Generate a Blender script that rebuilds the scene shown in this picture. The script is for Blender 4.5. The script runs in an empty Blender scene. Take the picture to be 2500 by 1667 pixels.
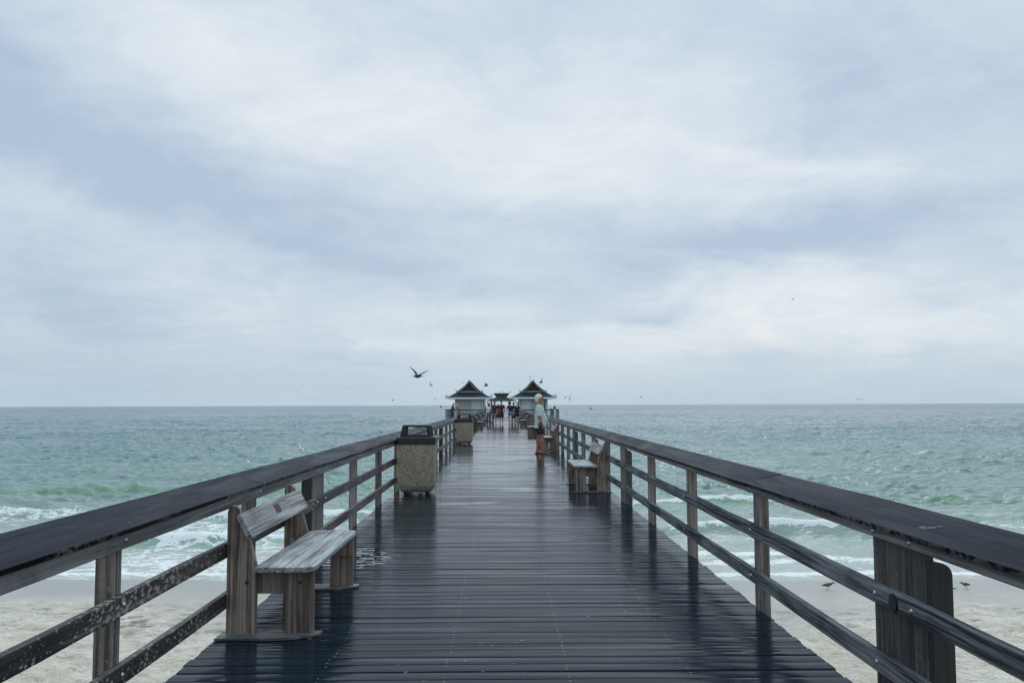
import bpy, bmesh, math, random
import numpy as np
from mathutils import Vector, Matrix
R = math.radians
random.seed(7)
rng = np.random.default_rng(11)
scene = bpy.context.scene
C = scene.collection

# ------------------------------------------------------------------ camera
CAM_H = 1.5
pitch = math.atan((988 - 833.5) / 2212.0)
yaw = math.atan(24 / 2212.0 * math.cos(pitch))
cam_data = bpy.data.cameras.new('camera')
cam = bpy.data.objects.new('camera', cam_data)
C.objects.link(cam)
cam_data.sensor_width = 36
cam_data.lens = 2212.0 / 2500 * 36
cam_data.clip_start = 0.05
cam_data.clip_end = 60000
M = Matrix.Rotation(-yaw, 4, 'Z') @ Matrix.Rotation(math.pi / 2 + pitch, 4, 'X') @ Matrix.Rotation(-R(0.21), 4, 'Z')
M.translation = (0, 0, CAM_H)
cam.matrix_world = M
scene.camera = cam

# ------------------------------------------------------------------ node helper
class NT:
    def __init__(s, tree):
        s.t = tree; s.n = tree.nodes; s.l = tree.links
    def node(s, kind, **kw):
        n = s.n.new(kind)
        for k, v in kw.items(): setattr(n, k, v)
        return n
    def put(s, sock, v):
        if isinstance(v, bpy.types.NodeSocket): s.l.new(v, sock)
        elif v is not None: sock.default_value = v
    def math(s, op, a, b=None, c=None, clamp=False):
        n = s.node('ShaderNodeMath', operation=op, use_clamp=clamp)
        s.put(n.inputs[0], a)
        if b is not None: s.put(n.inputs[1], b)
        if c is not None: s.put(n.inputs[2], c)
        return n.outputs[0]
    def add(s, a, b): return s.math('ADD', a, b)
    def mul(s, a, b): return s.math('MULTIPLY', a, b)
    def sub(s, a, b): return s.math('SUBTRACT', a, b)
    def map(s, v, a, b, c=0.0, d=1.0, smooth=True):
        n = s.node('ShaderNodeMapRange', interpolation_type='SMOOTHSTEP' if smooth else 'LINEAR')
        s.put(n.inputs[0], v)
        for i, x in zip((1, 2, 3, 4), (a, b, c, d)): s.put(n.inputs[i], x)
        return n.outputs[0]
    def mix(s, f, a, b, mode='MIX'):
        n = s.node('ShaderNodeMix', data_type='RGBA', blend_type=mode)
        s.put(n.inputs[0], f)
        for i, x in ((6, a), (7, b)):
            if isinstance(x, (tuple, list)): x = tuple(x) + ((1,) if len(x) == 3 else ())
            s.put(n.inputs[i], x)
        return n.outputs[2]
    def coord(s, which='Object'):
        return s.node('ShaderNodeTexCoord').outputs[which]
    def mapping(s, v, scale=(1, 1, 1), loc=(0, 0, 0), rot=(0, 0, 0)):
        n = s.node('ShaderNodeMapping')
        s.put(n.inputs[0], v); s.put(n.inputs[1], loc); s.put(n.inputs[2], rot); s.put(n.inputs[3], scale)
        return n.outputs[0]
    def noise(s, v, scale=1.0, detail=2.0, rough=0.5, dist=0.0, out=0):
        n = s.node('ShaderNodeTexNoise')
        s.put(n.inputs['Vector'], v); s.put(n.inputs['Scale'], scale); s.put(n.inputs['Detail'], detail)
        s.put(n.inputs['Roughness'], rough); s.put(n.inputs['Distortion'], dist)
        return n.outputs[out]
    def voro(s, v, scale=1.0, feature='F1', rand=1.0, out='Distance'):
        n = s.node('ShaderNodeTexVoronoi', feature=feature)
        s.put(n.inputs['Vector'], v); s.put(n.inputs['Scale'], scale); s.put(n.inputs['Randomness'], rand)
        return n.outputs[out]
    def sep(s, v):
        n = s.node('ShaderNodeSeparateXYZ'); s.put(n.inputs[0], v); return n.outputs
    def comb(s, x, y, z):
        n = s.node('ShaderNodeCombineXYZ')
        for i, k in enumerate((x, y, z)): s.put(n.inputs[i], k)
        return n.outputs[0]
    def vadd(s, a, b, op='ADD'):
        n = s.node('ShaderNodeVectorMath', operation=op); s.put(n.inputs[0], a); s.put(n.inputs[1], b); return n.outputs[0]
    def vscale(s, a, f):
        n = s.node('ShaderNodeVectorMath', operation='SCALE'); s.put(n.inputs[0], a); s.put(n.inputs['Scale'], f); return n.outputs[0]
    def bump(s, h, strength=0.3, dist=0.01, normal=None):
        n = s.node('ShaderNodeBump'); s.put(n.inputs['Strength'], strength); s.put(n.inputs['Distance'], dist)
        s.put(n.inputs['Height'], h)
        if normal is not None: s.l.new(normal, n.inputs['Normal'])
        return n.outputs[0]

# ------------------------------------------------------------------ sky
world = bpy.data.worlds.new('World')
scene.world = world
world.use_nodes = True
w = NT(world.node_tree)
w.n.clear()
SUN_EL, SUN_AZ = R(52), R(15)          # azimuth measured from +Y (out to sea) towards +X
sky = w.node('ShaderNodeTexSky', sky_type='NISHITA')
sky.sun_disc = False
sky.sun_elevation = SUN_EL
sky.sun_rotation = SUN_AZ
sky.dust_density = 3.0
dirv = w.coord('Generated')
# soft warp of the viewing direction makes the cloud edges wander
wn = w.vadd(w.noise(w.mapping(dirv, (3, 3, 7)), 1.6, 5, 0.55, out=1), (0.5, 0.5, 0.5), 'SUBTRACT')
wdir = w.vadd(dirv, w.vscale(wn, 0.16))
dx, dy, dz = w.sep(wdir)
az = w.mul(w.math('ARCTAN2', dx, dy), 180 / math.pi)
el = w.mul(w.math('ARCSINE', w.math('MINIMUM', w.math('MAXIMUM', dz, -0.99), 0.99)), 180 / math.pi)
BLOBS = [(-29.5, 17.2, 8, 2.6, -14, -.85), (-20, 13.0, 12, 2.1, -11, -.8), (-9, 9.4, 9, 1.1, -16, -.35),
         (-27, 4, 9, 3.6, 0, -.5), (-.8, 21.8, 4.6, 1.6, 0, -.7), (5.5, 25, 3.5, 2.2, 0, -.45),
         (14, 8.8, 11, 1.6, 2, -.62), (22, 10.3, 9, 1.3, 9, -.45), (20.5, 21, 3, 4.5, -12, -.5), (27, 17, 6, 4, 0, -.32),
         (29, 12.2, 5, 1.0, 14, -.3), (-18, 20.8, 9, 2.4, -14, .55), (-3, 17.4, 11, 3.2, -4, .6), (4, 13.5, 9, 2.2, 0, .25),
         (-28.5, 14, 3.5, .9, -15, .45), (-24, 9.5, 7, 1.2, -18, .22), (16, 6.7, 6, .7, -2, .62), (14, 4.5, 12, 1.1, 0, .75),
         (9.3, 5.9, 2.4, .32, 4, -.55), (-9.5, 2.9, 2.2, .34, 6, -.35), (-5, 3, 3, .3, 0, -.25), (8, 19, 7, 3, -20, .3),
         (23.5, 13.8, 4, 1.2, 0, .35), (17.5, 15.5, 6, .7, -18, .3), (-6, 5.5, 9, 2.4, 0, .12), (27, 5, 5, 1.6, 4, .25)]
acc = None
for a0, e0, sa, se, rot, val in BLOBS:
    c, s_ = math.cos(R(rot)), math.sin(R(rot))
    u = w.sub(az, a0); v = w.sub(el, e0)
    uu = w.math('MULTIPLY_ADD', u, c / sa, w.mul(v, s_ / sa))
    vv = w.math('MULTIPLY_ADD', u, -s_ / se, w.mul(v, c / se))
    r2 = w.add(w.mul(uu, uu), w.mul(vv, vv))
    g = w.mul(w.math('EXPONENT', w.mul(r2, -0.5)), val * 0.50)
    acc = g if acc is None else w.add(acc, g)
sx_, sy_, sz_ = w.sep(dirv)
den = w.add(w.math('MAXIMUM', sz_, 0.0), 0.16)
plane = w.comb(w.math('DIVIDE', sx_, den), w.math('DIVIDE', sy_, den), 0.0)
n1 = w.sub(w.noise(w.mapping(plane, (1.0, 1.5, 1), (3.1, 1.7, 0)), 1.1, 7, 0.55, 0.6), 0.5)
n2 = w.sub(w.noise(w.mapping(plane, (1.2, 1.5, 1), (9.1, 4.7, 0), (0, 0, 0.35)), 2.6, 7, 0.62, 1.1), 0.5)
n3 = w.sub(w.noise(w.mapping(dirv, (4.5, 4.5, 10), (2, 7, 1), (0, 0.25, 0)), 1.5, 8, 0.64, 0.9), 0.5)
val = w.add(w.add(acc, 0.5), w.add(w.mul(n1, 0.55), w.add(w.mul(n2, 0.45), w.mul(n3, 0.75))))
ramp = w.node('ShaderNodeValToRGB')
w.l.new(val, ramp.inputs[0])
er = ramp.color_ramp
er.elements[0].position = 0.0; er.elements[0].color = (.425, .530, .675, 1)
er.elements[1].position = 1.0; er.elements[1].color = (.775, .820, .855, 1)
e2 = er.elements.new(.5); e2.color = (.580, .672, .765, 1)
hz = w.map(sz_, 0.0, 0.085, 1.0, 0.0)
cloud = w.mix(w.mul(hz, 0.75), ramp.outputs[0], (.480, .610, .715))
top = w.map(sz_, 0.42, 0.95, 10.0, 16.5)
cloud = w.mix(1.0, cloud, w.mix(w.map(sz_, 0.3, 0.8), (1, 1, 1), (.80, .96, 1.0)), 'MULTIPLY')
cs = w.vscale(cloud, top)
col = w.mix(0.93, sky.outputs[0], cs)
bg = w.node('ShaderNodeBackground')
w.l.new(col, bg.inputs[0]); bg.inputs[1].default_value = 0.1
wo = w.node('ShaderNodeOutputWorld')
w.l.new(bg.outputs[0], wo.inputs[0])

sun_d = bpy.data.lights.new('sun', 'SUN')
sun_d.energy = 0.9; sun_d.angle = R(22); sun_d.color = (1.0, .98, .955)
sun = bpy.data.objects.new('sun', sun_d); C.objects.link(sun)
sd = Vector((math.sin(SUN_AZ) * math.cos(SUN_EL), math.cos(SUN_AZ) * math.cos(SUN_EL), math.sin(SUN_EL)))
sun.rotation_euler = sd.to_track_quat('Z', 'Y').to_euler()

vs = scene.view_settings
vs.view_transform = 'Standard'; vs.look = 'None'; vs.exposure = 0.06; vs.gamma = 1.0
vs.use_curve_mapping = False
scene.cycles.max_bounces = 6

# ------------------------------------------------------------------ materials
MATS = {}
def new_mat(name):
    m = bpy.data.materials.new(name); m.use_nodes = True
    t = NT(m.node_tree); t.n.clear()
    p = t.node('ShaderNodeBsdfPrincipled'); o = t.node('ShaderNodeOutputMaterial')
    t.l.new(p.outputs[0], o.inputs[0])
    MATS[name] = m
    return m, t, p
def setp(t, p, **kw):
    names = dict(color='Base Color', rough='Roughness', normal='Normal', spec='Specular IOR Level', ior='IOR',
                 metal='Metallic', coat='Coat Weight', coatr='Coat Roughness', sss='Subsurface Weight', emit='Emission Color', es='Emission Strength')
    for k, v in kw.items():
        if isinstance(v, (tuple, list)) and len(v) == 3: v = tuple(v) + (1,)
        t.put(p.inputs[names[k]], v)
def plain(name, color, rough=0.6, var=0.12, scale=8, bump=0.0, metal=0.0, spec=0.5):
    m, t, p = new_mat(name)
    co = t.coord()
    n = t.noise(co, scale, 4, 0.6)
    dark = tuple(c * (1 - var * 1.6) for c in color); lite = tuple(min(1, c * (1 + var * 1.6)) for c in color)
    setp(t, p, color=t.mix(n, dark, lite), rough=rough, metal=metal, spec=spec)
    if bump: setp(t, p, normal=t.bump(t.noise(co, scale * 3, 4, 0.6), bump, 0.01))
    return m

def wood(name, axis, dark, lite, rough=(0.3, 0.55), fine=1.0, lichen=0.0, pale=0.0, streak=(.30, .30, .29), lichen_col=(.27, .235, .225), bump=0.45, green=0.0, edge=0.0, spec=0.5):
    """weathered timber, grain running along the given axis (0,1,2)"""
    m, t, p = new_mat(name)
    co = t.coord()
    info = t.node('ShaderNodeObjectInfo')
    co = t.vadd(co, t.vscale(t.comb(1, 1, 1), t.mul(info.outputs['Random'], 7.0)))
    sc = [58 * fine] * 3; sc[axis] = 0.9 * fine
    sc2 = [9 * fine] * 3; sc2[axis] = 0.9 * fine
    warp = t.vscale(t.vadd(t.noise(t.mapping(co, tuple(.35 if i == axis else 1.6 for i in range(3))), 2.2, 2, out=1), (.5, .5, .5), 'SUBTRACT'), 0.05)
    cw = t.vadd(co, warp)
    grain = t.noise(t.mapping(cw, sc), 1.0, 5, 0.65)
    broad = t.noise(t.mapping(cw, sc2), 1.0, 4, 0.6, 0.8)
    big = t.noise(co, 2.1, 3, 0.6)
    f = t.map(t.add(t.mul(grain, 0.75), t.mul(broad, 0.35)), 0.42, 0.68)
    col = t.mix(f, dark, lite)
    col = t.mix(t.map(big, 0.48, 0.72, 0.0, 0.45), col, tuple(c * 0.5 for c in dark))
    if pale:
        ps = t.noise(t.mapping(co, tuple(x * .35 for x in sc)), 1.3, 5, 0.7)
        col = t.mix(t.mul(t.map(ps, 0.55, 0.72), pale), col, streak)
    if green:
        gm = t.mul(t.map(t.noise(co, 3.2, 4, 0.6), 0.55, 0.75), green)
        col = t.mix(gm, col, (.035, .05, .022))
    rvar = t.map(broad, 0.3, 0.7, rough[0], rough[1])
    if lichen:
        lw = t.vadd(co, t.vscale(t.vadd(t.noise(co, 16, 2, out=1), (.5, .5, .5), 'SUBTRACT'), 0.035))
        st = [1.0, 1.0, 1.0]; st[axis] = 0.62
        v1 = t.voro(t.mapping(lw, st), 34)
        v2 = t.voro(t.mapping(lw, st, (5, 3, 1)), 62)
        area = t.noise(co, 1.9, 3, 0.55)
        th = t.map(area, 0.32, 0.64, 0.08, 0.40)
        m1 = t.map(t.sub(v1, th), -0.02, 0.035, 1.0, 0.0)
        m2 = t.map(t.sub(v2, t.mul(th, 0.8)), -0.02, 0.05, 0.8, 0.0)
        lm = t.mul(t.math('MAXIMUM', m1, m2), lichen)
        tone = t.noise(co, 30, 3, 0.6)
        lc = t.mix(tone, tuple(c * 0.5 for c in lichen_col), tuple(c * 1.35 for c in lichen_col))
        col = t.mix(lm, col, lc)
        rvar = t.mix(lm, rvar, (.8, .8, .8))
    if edge:
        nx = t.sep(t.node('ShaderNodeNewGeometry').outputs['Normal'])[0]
        spk = t.voro(t.vadd(co, t.vscale(t.noise(co, 40, 2, out=1), .03)), 11)
        spm = t.mul(t.map(spk, 0.03, 0.07, 1.0, 0.0), t.map(t.noise(co, 1.7, 2), 0.42, 0.55))
        col = t.mix(t.mul(spm, .7), col, (.30, .31, .33))
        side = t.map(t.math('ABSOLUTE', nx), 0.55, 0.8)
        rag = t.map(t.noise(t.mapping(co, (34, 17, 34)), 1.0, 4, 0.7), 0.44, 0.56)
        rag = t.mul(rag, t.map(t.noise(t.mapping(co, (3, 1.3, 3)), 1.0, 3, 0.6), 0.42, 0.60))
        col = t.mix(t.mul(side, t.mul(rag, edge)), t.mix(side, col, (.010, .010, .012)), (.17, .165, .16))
    setp(t, p, color=col, rough=rvar, spec=spec, normal=t.bump(t.add(grain, t.mul(broad, 0.5)), bump, 0.004))
    return m

wood('cap_wood', 1, (.0045, .0065, .0115), (.016, .021, .033), (0.30, 0.46), 0.75, lichen=0.0, pale=0.3, streak=(.040, .046, .062), bump=0.6, edge=.8, spec=0.02)
wood('lichen_rail_wood', 1, (.010, .008, .009), (.042, .034, .034), (0.35, 0.6), 0.8, lichen=0.85, pale=0.5, green=0.5, lichen_col=(.33, .29, .28))
wood('rail_wood', 1, (.026, .029, .034), (.25, .25, .262), (0.62, 0.85), 0.9, pale=0.6, streak=(.34, .33, .32), spec=0.10, bump=0.8)
wood('apron_wood', 1, (.040, .040, .044), (.23, .222, .222), (0.4, 0.65), 0.8, pale=0.4, lichen=0.25, streak=(.2, .19, .18))
wood('post_wood', 2, (.045, .040, .038), (.30, .265, .245), (0.45, 0.7), 0.8, pale=0.55, lichen=0.6, lichen_col=(.26, .21, .18), streak=(.28, .26, .24), spec=0.3)
wood('dark_post_wood', 2, (.018, .017, .016), (.10, .092, .084), (0.4, 0.6), 0.8, pale=0.12, lichen=0.5, lichen_col=(.17, .125, .105))
wood('black_board_wood', 2, (.004, .007, .007), (.014, .021, .020), (0.4, 0.6), 0.8)
wood('bench_leg_wood', 2, (.055, .037, .030), (.33, .25, .21), (0.5, 0.75), 0.9, pale=0.55, streak=(.26, .27, .26), bump=0.7)
wood('bench_seat_wood', 1, (.050, .053, .055), (.44, .45, .46), (0.38, 0.6), 1.25, pale=0.6, streak=(.40, .41, .42), bump=1.0)
wood('bench_board_wood', 1, (.060, .055, .055), (.40, .38, .38), (0.45, 0.7), 1.1, pale=0.65, streak=(.36, .37, .38), bump=0.9)
wood('sole_wood', 0, (.055, .052, .052), (.21, .20, .20), (0.3, 0.5), 0.8, pale=0.3)
wood('pile_wood', 2, (.05, .042, .036), (.15, .13, .11), (0.7, 0.9), 0.8)
plain('bolt_metal', (.42, .42, .42), 0.35, 0.15, 40, metal=0.85)
plain('lid_plastic', (.012, .016, .019), 0.42, 0.3, 12)
plain('can_foot', (.02, .02, .02), 0.6)
plain('plaque_metal', (.018, .022, .022), 0.5, 0.2, 30, metal=0.5)
plain('white_trim', (.78, .81, .82), 0.55, 0.06, 3)
plain('door_paint', (.74, .80, .84), 0.5, 0.05, 2)
plain('black_pipe', (.02, .022, .025), 0.5)
plain('gable_brown', (.045, .036, .026), 0.8, 0.25, 5)
plain('gable_red', (.060, .022, .022), 0.8, 0.25, 5)
plain('band_stone', (.34, .33, .31), 0.7, 0.2, 6)
plain('soffit_wood', (.17, .18, .18), 0.8, 0.15, 5)
plain('pavilion_wood', (.035, .042, .045), 0.8, 0.2, 5)
plain('lamp_glass', (.30, .34, .36), 0.2, 0.1, 10)
plain('pale_pipe', (.42, .40, .25), 0.5, 0.15, 5)
plain('scratch', (.38, .42, .45), 0.8, 0.2, 30)
plain('drift_wood', (.09, .065, .05), 0.9, 0.3, 9)

# trash can pebble aggregate
m, t, p = new_mat('pebble_aggregate')
co = t.coord()
n_ = t.node('ShaderNodeTexVoronoi'); t.put(n_.inputs['Vector'], co); n_.inputs['Scale'].default_value = 95
cr = t.sep(n_.outputs['Color'])
rp = t.node('ShaderNodeValToRGB'); t.l.new(cr[0], rp.inputs[0])
cols = [(0, (.09, .072, .050)), (.14, (.26, .20, .13)), (.34, (.44, .36, .25)), (.55, (.22, .205, .175)), (.68, (.58, .52, .40)), (.88, (.70, .66, .56)), (1, (.8, .78, .7))]
rp.color_ramp.elements[0].position = 0; rp.color_ramp.elements[0].color = cols[0][1] + (1,)
rp.color_ramp.elements[1].position = 1; rp.color_ramp.elements[1].color = cols[-1][1] + (1,)
for ps_, c_ in cols[1:-1]:
    e_ = rp.color_ramp.elements.new(ps_); e_.color = c_ + (1,)
rp.color_ramp.interpolation = 'CONSTANT'
base = t.mix(t.map(n_.outputs['Distance'], 0.35, 0.7), rp.outputs[0], (.20, .165, .115))
base = t.mix(t.map(t.noise(co, 3, 3), 0.4, 0.7, 0.0, 0.35), base, (.26, .21, .14))
setp(t, p, color=base, rough=t.map(cr[1], 0, 1, 0.35, 0.8), normal=t.bump(n_.outputs['Distance'], 0.8, 0.006))
p.inputs['Normal'].links[0].from_node.invert = True

# siding
m, t, p = new_mat('siding')
co = t.coord()
x, y, z = t.sep(co)
fr = t.math('FRACT', t.mul(z, 1 / 0.17))
g = t.map(fr, 0.0, 0.12, 0.0, 1.0)
col = t.mix(t.noise(co, 1.5, 4, 0.6), (.52, .56, .53), (.62, .65, .62))
setp(t, p, color=t.mix(g, (.24, .27, .26), col), rough=0.6, normal=t.bump(fr, 0.6, 0.03))

# shingles
m, t, p = new_mat('shingle')
co = t.coord()
br = t.node('ShaderNodeTexBrick'); t.put(br.inputs['Vector'], co)
br.inputs['Scale'].default_value = 5; br.inputs['Color1'].default_value = (.016, .023, .027, 1); br.inputs['Color2'].default_value = (.034, .043, .045, 1)
br.inputs['Mortar'].default_value = (.02, .025, .03, 1)
nz = t.noise(co, 6, 5, 0.65)
col = t.mix(t.map(nz, 0.5, 0.72, 0, 0.6), br.outputs[0], (.075, .088, .09))
setp(t, p, color=col, rough=0.9, spec=0.12, normal=t.bump(nz, 0.5, 0.03))

# wet deck boards
PITCH = 0.1455
m, t, p = new_mat('wet_deck')
co = t.coord()
x, y, z = t.sep(co)
bi = t.math('FLOOR', t.mul(y, 1 / PITCH))
wn_ = t.node('ShaderNodeTexWhiteNoise', noise_dimensions='1D'); t.l.new(bi, wn_.inputs['W'])
bv = wn_.outputs['Value']
off = t.comb(t.mul(bv, 31.0), 0, t.mul(bv, 17.0))
cb = t.vadd(co, off)
grain = t.noise(t.mapping(cb, (2.0, 60, 60)), 1, 5, 0.65)
broad = t.noise(t.mapping(cb, (0.55, 7, 7)), 1, 4, 0.6, 0.5)
pud = t.noise(t.mapping(co, (0.55, 1.5, 1)), 1.0, 4, 0.6, 0.4)
base = t.mix(t.map(t.add(t.mul(grain, .6), t.mul(broad, .5)), 0.35, 0.75), (.004, .0075, .011), (.015, .024, .032))
base = t.mix(t.mul(bv, 0.75), base, (.009, .019, .030))
# screw rows
fr = t.math('FRACT', t.mul(y, 1 / PITCH))
def near(v, c0, r0): return t.map(t.math('ABSOLUTE', t.sub(v, c0)), r0 * 0.6, r0, 1.0, 0.0)
sy2 = t.math('MAXIMUM', near(fr, 0.26, 0.045), near(fr, 0.74, 0.045))
sx2 = None
for xc in (-1.02, -0.325, 0.365, 1.055):
    q = near(t.add(x, t.mul(t.sub(bv, .5), 0.018)), xc, 0.006)
    sx2 = q if sx2 is None else t.math('MAXIMUM', sx2, q)
keep = t.map(t.noise(co, 6, 2), 0.42, 0.55)
screw = t.mul(t.mul(sy2, sx2), keep)
base = t.mix(t.mul(screw, .6), base, (.36, .38, .40))
# small gull-dropping specks and scuffs
sp = t.voro(t.mapping(t.vadd(co, t.vscale(t.noise(co, 30, 2, out=1), 0.05)), (1, 1.6, 1)), 6.0)
spm = t.mul(t.map(sp, 0.04, 0.085, 1.0, 0.0), t.map(t.noise(co, 1.3, 2), 0.42, 0.58))
base = t.mix(t.mul(spm, 0.55), base, (.35, .37, .38))
worn = t.mul(t.map(t.noise(t.mapping(cb, (1.2, 14, 1)), 1, 4, .7), 0.62, 0.78), 0.5)
base = t.mix(worn, base, (.038, .054, .070))
lp = t.math('EXPONENT', t.mul(t.add(t.math('POWER', t.mul(t.add(x, 1.45), 2.6), 2), t.math('POWER', t.mul(t.sub(y, 9.1), 1.1), 2)), -1))
pudm = t.math('MAXIMUM', t.mul(t.map(pud, t.map(y, 14, 30, .55, .47), t.map(y, 14, 30, .65, .60)), t.map(y, 9, 17)), t.map(t.add(t.mul(pud, .5), t.mul(lp, .50)), 0.50, 0.56))
rg = t.map(broad, 0.3, 0.72, 0.07, 0.24)
rg = t.add(rg, t.mul(t.sub(bv, .5), 0.06))
rg = t.mix(pudm, rg, (.035, .035, .035))
hgt = t.add(t.mul(grain, 0.8), t.mul(broad, 0.15))
bst = t.map(pudm, 0, 1, 0.16, 0.005)
setp(t, p, color=base, rough=rg, normal=t.bump(hgt, bst, 0.005), ior=1.105, spec=0.5)
p.inputs['Specular Tint'].default_value = (.62, .80, 1.0, 1)
setp(t, p, coat=t.math('MAXIMUM', t.map(t.noise(t.mapping(cb, (.8, 9, 1)), 1, 3), t.map(y, 8, 24, .48, .34), t.map(y, 8, 24, .72, .60), .0, t.map(y, 8, 24, .30, 1.0)), t.mul(pudm, .9)), coatr=t.map(pudm, 0, 1, .07, .02))
p.inputs['Coat IOR'].default_value = 1.33

# sand
m, t, p = new_mat('beach_sand')
co = t.coord()
x, y, z = t.sep(co)
wet = t.map(t.add(z, t.mul(t.sub(t.noise(co, 0.35, 3), .5), 0.10)), -3.44, -3.30, 1.0, 0.0)
n1 = t.noise(co, 1.4, 6, 0.65); n2 = t.noise(co, 14, 4, 0.6); n3 = t.noise(co, 90, 3, 0.6)
dry = t.mix(t.map(n1, .3, .7), (.66, .57, .45), (.90, .80, .68))
dry = t.mix(t.map(n2, 0.52, 0.72, 0, 0.6), dry, (.40, .365, .315))
shell = t.map(t.voro(co, 9), 0.05, 0.10, 1.0, 0.0)
dry = t.mix(t.mul(shell, t.map(t.noise(co, .7, 2), .5, .62)), dry, (.25, .21, .18))
colr = t.mix(wet, dry, (.37, .34, .30))
foot = t.add(t.mul(t.noise(t.mapping(co, (1, 1.3, 1)), 5.0, 5, 0.6, 0.3), 1.0), t.mul(n2, 0.2))
foot = t.mul(foot, t.map(wet, 0, 1, 1.0, 0.08))
pit = t.map(t.noise(t.mapping(co, (1, 1.3, 1)), 5.0, 5, 0.6, 0.3), 0.34, 0.44, 0.5, 0.0)
colr = t.mix(t.mul(pit, t.sub(1.0, wet)), colr, (.40, .34, .27))
setp(t, p, color=colr, rough=t.map(wet, 0, 1, 0.95, 0.35), normal=t.bump(t.add(foot, t.mul(n3, 0.05)), 1.0, 0.22))

# sea water
m, t, p = new_mat('sea_water')
co = t.coord()
x, y, z = t.sep(co)
att = t.node('ShaderNodeAttribute', attribute_name='foam'); foam_a = att.outputs['Fac']
dep = t.node('ShaderNodeAttribute', attribute_name='crest'); crest = dep.outputs['Fac']
big = t.noise(t.mapping(co, (0.018, 0.035, 1)), 1, 3, 0.5)
yy = t.add(y, t.mul(t.sub(big, .5), 22))
c = t.mix(t.map(yy, 26, 34), (.43, .43, .38), (.325, .385, .335))
c = t.mix(t.map(yy, 36, 62), c, (.195, .285, .262))
c = t.mix(t.map(yy, 60, 170), c, (.072, .172, .182))
c = t.mix(t.map(yy, 170, 600), c, (.038, .112, .152))
c = t.mix(t.mul(crest, 0.8), c, (.19, .31, .21))
cow = t.vadd(co, t.vscale(t.vadd(t.noise(co, 1.1, 4, .6, out=1), (.5, .5, .5), 'SUBTRACT'), 0.9))
cf = t.mapping(cow, (0.75, 1.35, 1))
lace = t.voro(cf, 1.1, 'DISTANCE_TO_EDGE'); lace2 = t.voro(cf, 3.2, 'DISTANCE_TO_EDGE')
web = t.math('MAXIMUM', t.map(lace, 0.0, 0.16, 1.0, 0.0), t.map(lace2, 0.0, 0.2, 0.75, 0.0))
fn = t.noise(t.mapping(co, (0.9, 2.2, 1)), 1.3, 7, 0.68, 0.5)
fn2 = t.noise(t.mapping(co, (3, 6, 3)), 2.0, 4, 0.7)
k = t.add(t.mul(fn, 0.95), t.add(t.mul(web, 0.30), t.mul(fn2, 0.15)))
thr = t.map(foam_a, 0.0, 1.0, 1.30, 0.42, smooth=False)
fm = t.mul(t.map(t.sub(k, thr), -0.05, 0.12), t.map(foam_a, 0.01, 0.08))
fcol = t.mix(t.mul(fm, 0.95), c, (.84, .845, .83))
w1 = t.noise(t.mapping(co, (0.8, 2.3, 1.0)), 1.0, 6, 0.62, 0.35)
w2 = t.noise(t.mapping(co, (2.2, 5.5, 2)), 1.7, 5, 0.6, 0.3)
w3 = t.noise(t.mapping(co, (0.16, 0.42, 1)), 1.0, 4, 0.55, 0.3)
calm = t.map(y, 27, 42, 0.25, 1.0)
hh = t.mul(t.add(t.add(t.mul(w1, 0.5), t.mul(w2, 0.14)), t.mul(w3, t.mul(t.map(y, 60, 200, 0.4, 2.0), t.map(y, 700, 1600, 1.0, 0.25)))), calm)
nb = t.bump(hh, 1.0, 0.42)
nb2 = t.bump(t.add(fn, fn2), 0.5, 0.10, nb)
mixn = t.node('ShaderNodeMix', data_type='VECTOR'); t.put(mixn.inputs[0], fm); t.l.new(nb, mixn.inputs[4]); t.l.new(nb2, mixn.inputs[5])
setp(t, p, color=fcol, rough=t.math('MAXIMUM', t.map(fm, 0, 1, 0.05, 0.75), t.map(y, 150, 1100, 0.05, 0.22)), normal=mixn.outputs[1], ior=1.333)

# skins, cloths
def cloth(name, color, var=0.1, bump=0.35):
    m, t, p = new_mat(name)
    co = t.coord()
    n = t.noise(t.mapping(co, (1, 1, .45)), 9, 4, 0.6, 1.2)
    setp(t, p, color=t.mix(n, tuple(c * (1 - 1.5 * var) for c in color), tuple(min(1, c * (1 + 1.5 * var)) for c in color)),
         rough=0.85, normal=t.bump(n, bump, 0.03))
cloth('skin_ruddy', (.38, .165, .115), 0.12, 0.05)
cloth('skin_tan', (.36, .19, .13), 0.1, 0.05)
cloth('skin_pale', (.55, .34, .27), 0.1, 0.05)
cloth('skin_dark', (.13, .07, .05), 0.1, 0.05)
cloth('hair_white', (.72, .67, .56), 0.22, 0.5)
cloth('hair_black', (.014, .011, .010), 0.2)
cloth('hair_blond', (.50, .36, .17), 0.2)
cloth('hair_brown', (.06, .04, .03), 0.2)
cloth('shirt_mint', (.50, .60, .53), 0.09, 0.8)
cloth('cloth_navy', (.012, .018, .045), 0.2)
cloth('cloth_slate', (.035, .045, .075), 0.2)
cloth('cloth_white', (.70, .70, .76), 0.08)
cloth('cloth_jeans', (.065, .085, .17), 0.15)
cloth('cloth_khaki', (.33, .27, .20), 0.12)
cloth('cloth_maroon', (.10, .018, .030), 0.15)
cloth('cloth_black', (.010, .010, .012), 0.2)
cloth('cloth_denim', (.17, .30, .46), 0.12)
cloth('cloth_orange', (.60, .14, .09), 0.12)
cloth('cloth_red', (.42, .06, .04), 0.12)
cloth('cloth_olive', (.030, .036, .028), 0.15)
plain('sandal', (.10, .035, .028), 0.6)
plain('shoe_pale', (.5, .45, .4), 0.6)
plain('glass_frame', (.03, .03, .03), 0.3)
plain('bird_dark', (.045, .045, .050), 0.8, 0.25, 12)
plain('bird_grey', (.20, .21, .22), 0.8, 0.25, 12)
plain('bird_white', (.62, .64, .65), 0.8, 0.1, 12)
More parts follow.
